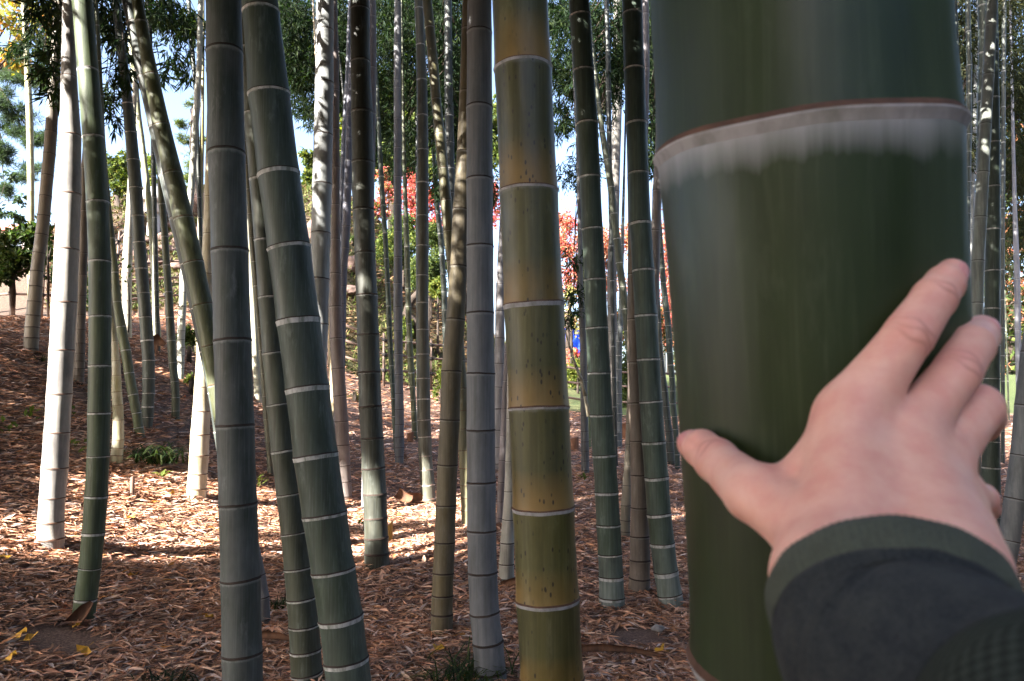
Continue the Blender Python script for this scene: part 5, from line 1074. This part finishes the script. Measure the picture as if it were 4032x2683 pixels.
# skin tone: ruddier at joints, tips and the thumb side
red = np.zeros(len(HV))
for ch, w in ((index, 1), (middle, 1.1), (ringf, 1.2), (pinky, 1)):
    for k, (s_, rr) in enumerate(((.55, .014), (.9, .012), (.5, .011), (.9, .01), (1.0, .009))[:len(ch)]):
        red = np.maximum(red, w * s_ * np.exp(-((HV - ch[k][0]) ** 2).sum(1) / (rr * rr) * .8))
for k, s_ in ((2, .8), (3, .9), (4, 1)): red = np.maximum(red, s_ * np.exp(-((HV - thumb[k][0]) ** 2).sum(1) / (.012 ** 2) * .8))
red = np.maximum(red, .35 * np.exp(-((HV - thumb[0][0]) ** 2).sum(1) / (.02 ** 2)))
crs = np.zeros(len(HV))
for ch, kk, offs in ((index, 1, (-.0055, -.001, .003)), (middle, 1, (-.005, -.0005, .0035)), (index, 2, (-.001, .002)), (thumb, 2, (-.003, .001)), (ringf, 1, (-.002, .002))):
    ax = norm(ch[kk + 1][0] - ch[kk - 1][0]); w_ = (HV - ch[kk][0]); al = w_ @ ax; sd_ = np.cross(ax, [0, 0, 1.0]); lat = w_ @ norm(sd_)
    near = np.exp(-((w_ - np.outer(al, ax)) ** 2).sum(1) / (.017 ** 2)) * (np.exp(-(lat / (.75 * ch[kk][1])) ** 2))
    for q, o_ in enumerate(offs):
        crs = np.maximum(crs, near * np.exp(-((al - o_ - .0012 * np.sin(lat * 420 + q * 2)) / .0010) ** 2))
me = mesh_np('hand', HV, HF, smooth=True, col=np.stack([red, crs, red], 1))
pbase = to_world(J(900, 1400, 10, d=.25)[0])
person = empty('person', pbase, 'outstretched arm of a person, bare hand wrapped round the giant stalk', 'person')
me.vertices.foreach_set('co', (to_world(HV) - pbase).astype(np.float32).ravel()); me.update()
m, t, b = nt('skin'); tc = N(t, 'ShaderNodeTexCoord'); va = N(t, 'ShaderNodeVertexColor', layer_name='col')
n1 = noise(t, tc.outputs['Object'], 60, 4, .6); n2 = noise(t, tc.outputs['Object'], 900, 3, .6); vo = N(t, 'ShaderNodeTexVoronoi'); vo.inputs['Scale'].default_value = 1100; L(t, tc.outputs['Object'], vo.inputs['Vector'])
c = mix(t, ramp(t, n1, [(.35, 0.0), (.68, 1.0)]), (0.72, 0.42, 0.335), (0.64, 0.31, 0.245))
spv = N(t, 'ShaderNodeSeparateColor'); L(t, va.outputs[0], spv.inputs[0])
c = mix(t, math_(t, 'MULTIPLY', spv.outputs[0], .8), c, (0.64, 0.26, 0.22)); c = mix(t, math_(t, 'MULTIPLY', spv.outputs[1], .8), c, (0.3, 0.1, 0.08))
L(t, c, b.inputs['Base Color']); b.inputs['Roughness'].default_value = .5; b.inputs['Specular IOR Level'].default_value = .35
b.inputs['Subsurface Weight'].default_value = .25; b.inputs['Subsurface Radius'].default_value = (1, .35, .2); b.inputs['Subsurface Scale'].default_value = .004
bump(t, b, math_(t, 'ADD', math_(t, 'MULTIPLY', vo.outputs['Distance'], .5), n2), .12, .0006)
M_SKIN = m
print('FINGER', [[round(float(q[0][2]), 3) for q in ch] for ch in (thumb, index, middle, ringf, pinky)])
hand = obj('hand', me, M_SKIN, person)
# finger nails laid on the skin
M_NAIL = mat_simple('finger nail', (.6, .22, .2), .42, .1, 40, .02, .0002, None, (.66, .3, .28), .35)
fcen = HV[HF].mean(1); fn = np.cross(HV[HF[:, 2]] - HV[HF[:, 0]], HV[HF[:, 3]] - HV[HF[:, 1]]); fn = norm(fn)
def nail(tip, prev, toward, ln, wd, back):
    ax = norm(tip[0] - prev[0]); nrm = norm(np.array(toward) - ax * (np.array(toward) @ ax)); sd = np.cross(ax, nrm)
    V, F = [], []; k1, k2 = 8, 9
    for i in range(k1):
        for j in range(k2):
            u = i / (k1 - 1); v = j / (k2 - 1) * 2 - 1
            wv = wd * (.86 + .14 * math.sin(min(1, u * 1.3) * math.pi * .5)) * (1 - .35 * max(0, u - .8) / .2 * abs(v)) * math.sqrt(max(.06, 1 - max(0, .25 - u) ** 2 * 12))
            p = tip[0] + ax * (ln * (u - back)) + sd * wv * v + nrm * .02
            # drop onto the skin along -nrm
            w = HV - p; hgt = w @ nrm; lat = np.linalg.norm(w - hgt[:, None] * nrm, axis=1); near = np.argsort(lat)[:40]; near = near[hgt[near] > hgt[near].max() - .004]
            q = p + nrm * (np.average(hgt[near], weights=1 / (lat[near] + 4e-4)) + .0005 - .0006 * (abs(v) ** 4) - .0004 * (u < .1))
            V.append(q)
    for i in range(k1 - 1):
        for j in range(k2 - 1): F.append([i * k2 + j, i * k2 + j + 1, i * k2 + k2 + j + 1, i * k2 + k2 + j])
    o = obj('fingernail', mesh_np('fingernail', to_world(np.array(V)) - pbase, F, smooth=True), M_NAIL, hand); so = o.modifiers.new('thickness', 'SOLIDIFY'); so.thickness = .0005; so.offset = 1
nail(thumb[4], thumb[2], (-.3, .1, -1), .0125, .0056, .62)
nail(index[4], index[2], (.35, .1, -.95), .0125, .0054, .62)
nail(middle[4], middle[2], (.4, .35, -.85), .0115, .0052, .6)
# sleeve: shirt cuff, shirt arm, knitted outer sleeve
c0, _ = J(872, 1296, 10, d=.272); c1, _ = J(1010, 1470, 10, d=.243); c2, _ = J(1400, 1790, 10, d=.2); c3, _ = J(1900, 2300, 10, d=.15)
def tube_cam(name, C, R, mat, seg=96, fn=None, parent=person, sx=1.0):
    C = np.array(C); R = np.array(R); D = norm(np.gradient(C, axis=0)); V = []
    a = np.linspace(0, 2 * math.pi, seg, endpoint=False)
    for k in range(len(C)):
        u = norm(np.cross(D[k], [0, 0, 1.0])); w = np.cross(D[k], u)
        r = R[k] * (1 + (fn(a, k / (len(C) - 1)) if fn else 0))
        V.append(C[k] + (r * np.cos(a))[:, None] * u * sx + (r * np.sin(a))[:, None] * w)
    V = np.vstack(V); n = len(C); i = np.arange(n - 1)[:, None] * seg; j = np.arange(seg)[None]; jn = (j + 1) % seg
    F = np.stack([i + j, i + jn, i + seg + jn, i + seg + j], -1).reshape(-1, 4)
    UV = np.stack([np.tile(a / 6.2832, n), np.repeat(np.linspace(0, 1, n), seg)], -1)
    return obj(name, mesh_np(name, to_world(V) - pbase, F, smooth=True, uv=UV), mat, parent)
def path(n, *cs):
    cs = np.array(cs); t_ = np.linspace(0, len(cs) - 1, n); return np.stack([np.interp(t_, np.arange(len(cs)), cs[:, k]) for k in range(3)], -1)
def smooth_path(n, *cs):
    P = path(n, *cs)
    for _ in range(40): P[1:-1] = P[1:-1] * .5 + (P[:-2] + P[2:]) * .25
    return P
def mat_fleece(name, c1_, c2_, sc=900):
    m, t, b = nt(name); tc = N(t, 'ShaderNodeTexCoord'); p = tc.outputs['Object']
    a_ = noise(t, p, 70, 5, .65); f_ = noise(t, p, sc, 3, .7, (1, 1, 1))
    c = mix(t, ramp(t, a_, [(.35, 0.0), (.7, 1.0)]), c1_, c2_); c = mix(t, math_(t, 'MULTIPLY', ramp(t, f_, [(.4, 0.0), (.75, 1.0)]), .5), c, tuple(x * 2.2 for x in c2_))
    L(t, c, b.inputs['Base Color']); b.inputs['Roughness'].default_value = .95; b.inputs['Specular IOR Level'].default_value = .1
    b.inputs['Sheen Weight'].default_value = .04; b.inputs['Sheen Roughness'].default_value = .6
    bump(t, b, f_, .5, .0008); return m
M_CUFF = mat_fleece('grey green rib cuff', (.055, .063, .047), (.04, .046, .038)); M_SLV = mat_fleece('navy grey fleece', (.008, .0105, .015), (.026, .029, .029))
ax0 = norm(np.array([-.2, -.53, -.82])); RS = .0415
rib = lambda a, v: .006 * np.cos(a * 96) * (1 - .6 * v) + .012 * np.sin(3 * a + 1) + .005 * np.sin(13 * a)
cuffC = [c0 + ax0 * s for s in (.010, .004, -.001, -.003, -.002, 0, .003, .006, .009, .0115)]
tube_cam('sleeve_cuff', cuffC, [RS * q for q in (.90, .91, .93, .96, .985, 1.0, 1.005, 1.0, .985, .965)], M_CUFF, 480, rib)
wr_ = lambda a, v: .010 * np.sin(3 * a + 9 * v + .5) * np.sin(v * 7 + .4) + .006 * np.sin(5 * a - 15 * v) + .004 * np.sin(2 * a + 26 * v) + .002 * np.sin(11 * a + 40 * v)
tube_cam('shirt_sleeve', smooth_path(60, c0 + ax0 * .010, c0 + ax0 * .025, c0 * .3 + c2 * .7 + np.array([-.004, -.004, 0]), c2, c3), np.interp(np.linspace(0, 1, 60), [0, .04, .3, .66, 1], [RS * .955, RS * .975, .0385, .0355, .036]), M_SLV, 128, wr_)
m, t, b = nt('dark green check knit'); uvn = N(t, 'ShaderNodeTexCoord'); mp = N(t, 'ShaderNodeMapping'); mp.inputs['Scale'].default_value = (96, 60, 1); mp.inputs['Rotation'].default_value = (0, 0, .35); L(t, uvn.outputs['UV'], mp.inputs[0])
ck = N(t, 'ShaderNodeTexChecker'); ck.inputs['Scale'].default_value = 1.0; L(t, mp.outputs[0], ck.inputs[0]); nz = noise(t, uvn.outputs['Object'], 700, 3, .7)
c = mix(t, ck.outputs['Fac'], (.012, .014, .013), (.034, .043, .036)); L(t, mix(t, math_(t, 'MULTIPLY', nz, .5), c, (.03, .035, .03)), b.inputs['Base Color']); b.inputs['Roughness'].default_value = .95; b.inputs['Specular IOR Level'].default_value = .1
bump(t, b, math_(t, 'ADD', math_(t, 'MULTIPLY', ck.outputs['Fac'], .6), nz), .6, .001)
o0, _ = J(1500, 1850, 10, d=.192); o1 = o0 + (c3 - c2) * .15
tube_cam('jacket_sleeve', path(30, o0 + norm(c3 - o0) * .006, o0, o0 + norm(c3 - o0) * .01, o0 + norm(c3 - o0) * .05, c3), np.interp(np.linspace(0, 1, 30), [0, .15, .3, .6, 1], [.037, .0395, .041, .042, .045]), m, 128, lambda a, v: .02 * np.sin(2 * a + 6 * v) + .01 * np.sin(5 * a - 9 * v))
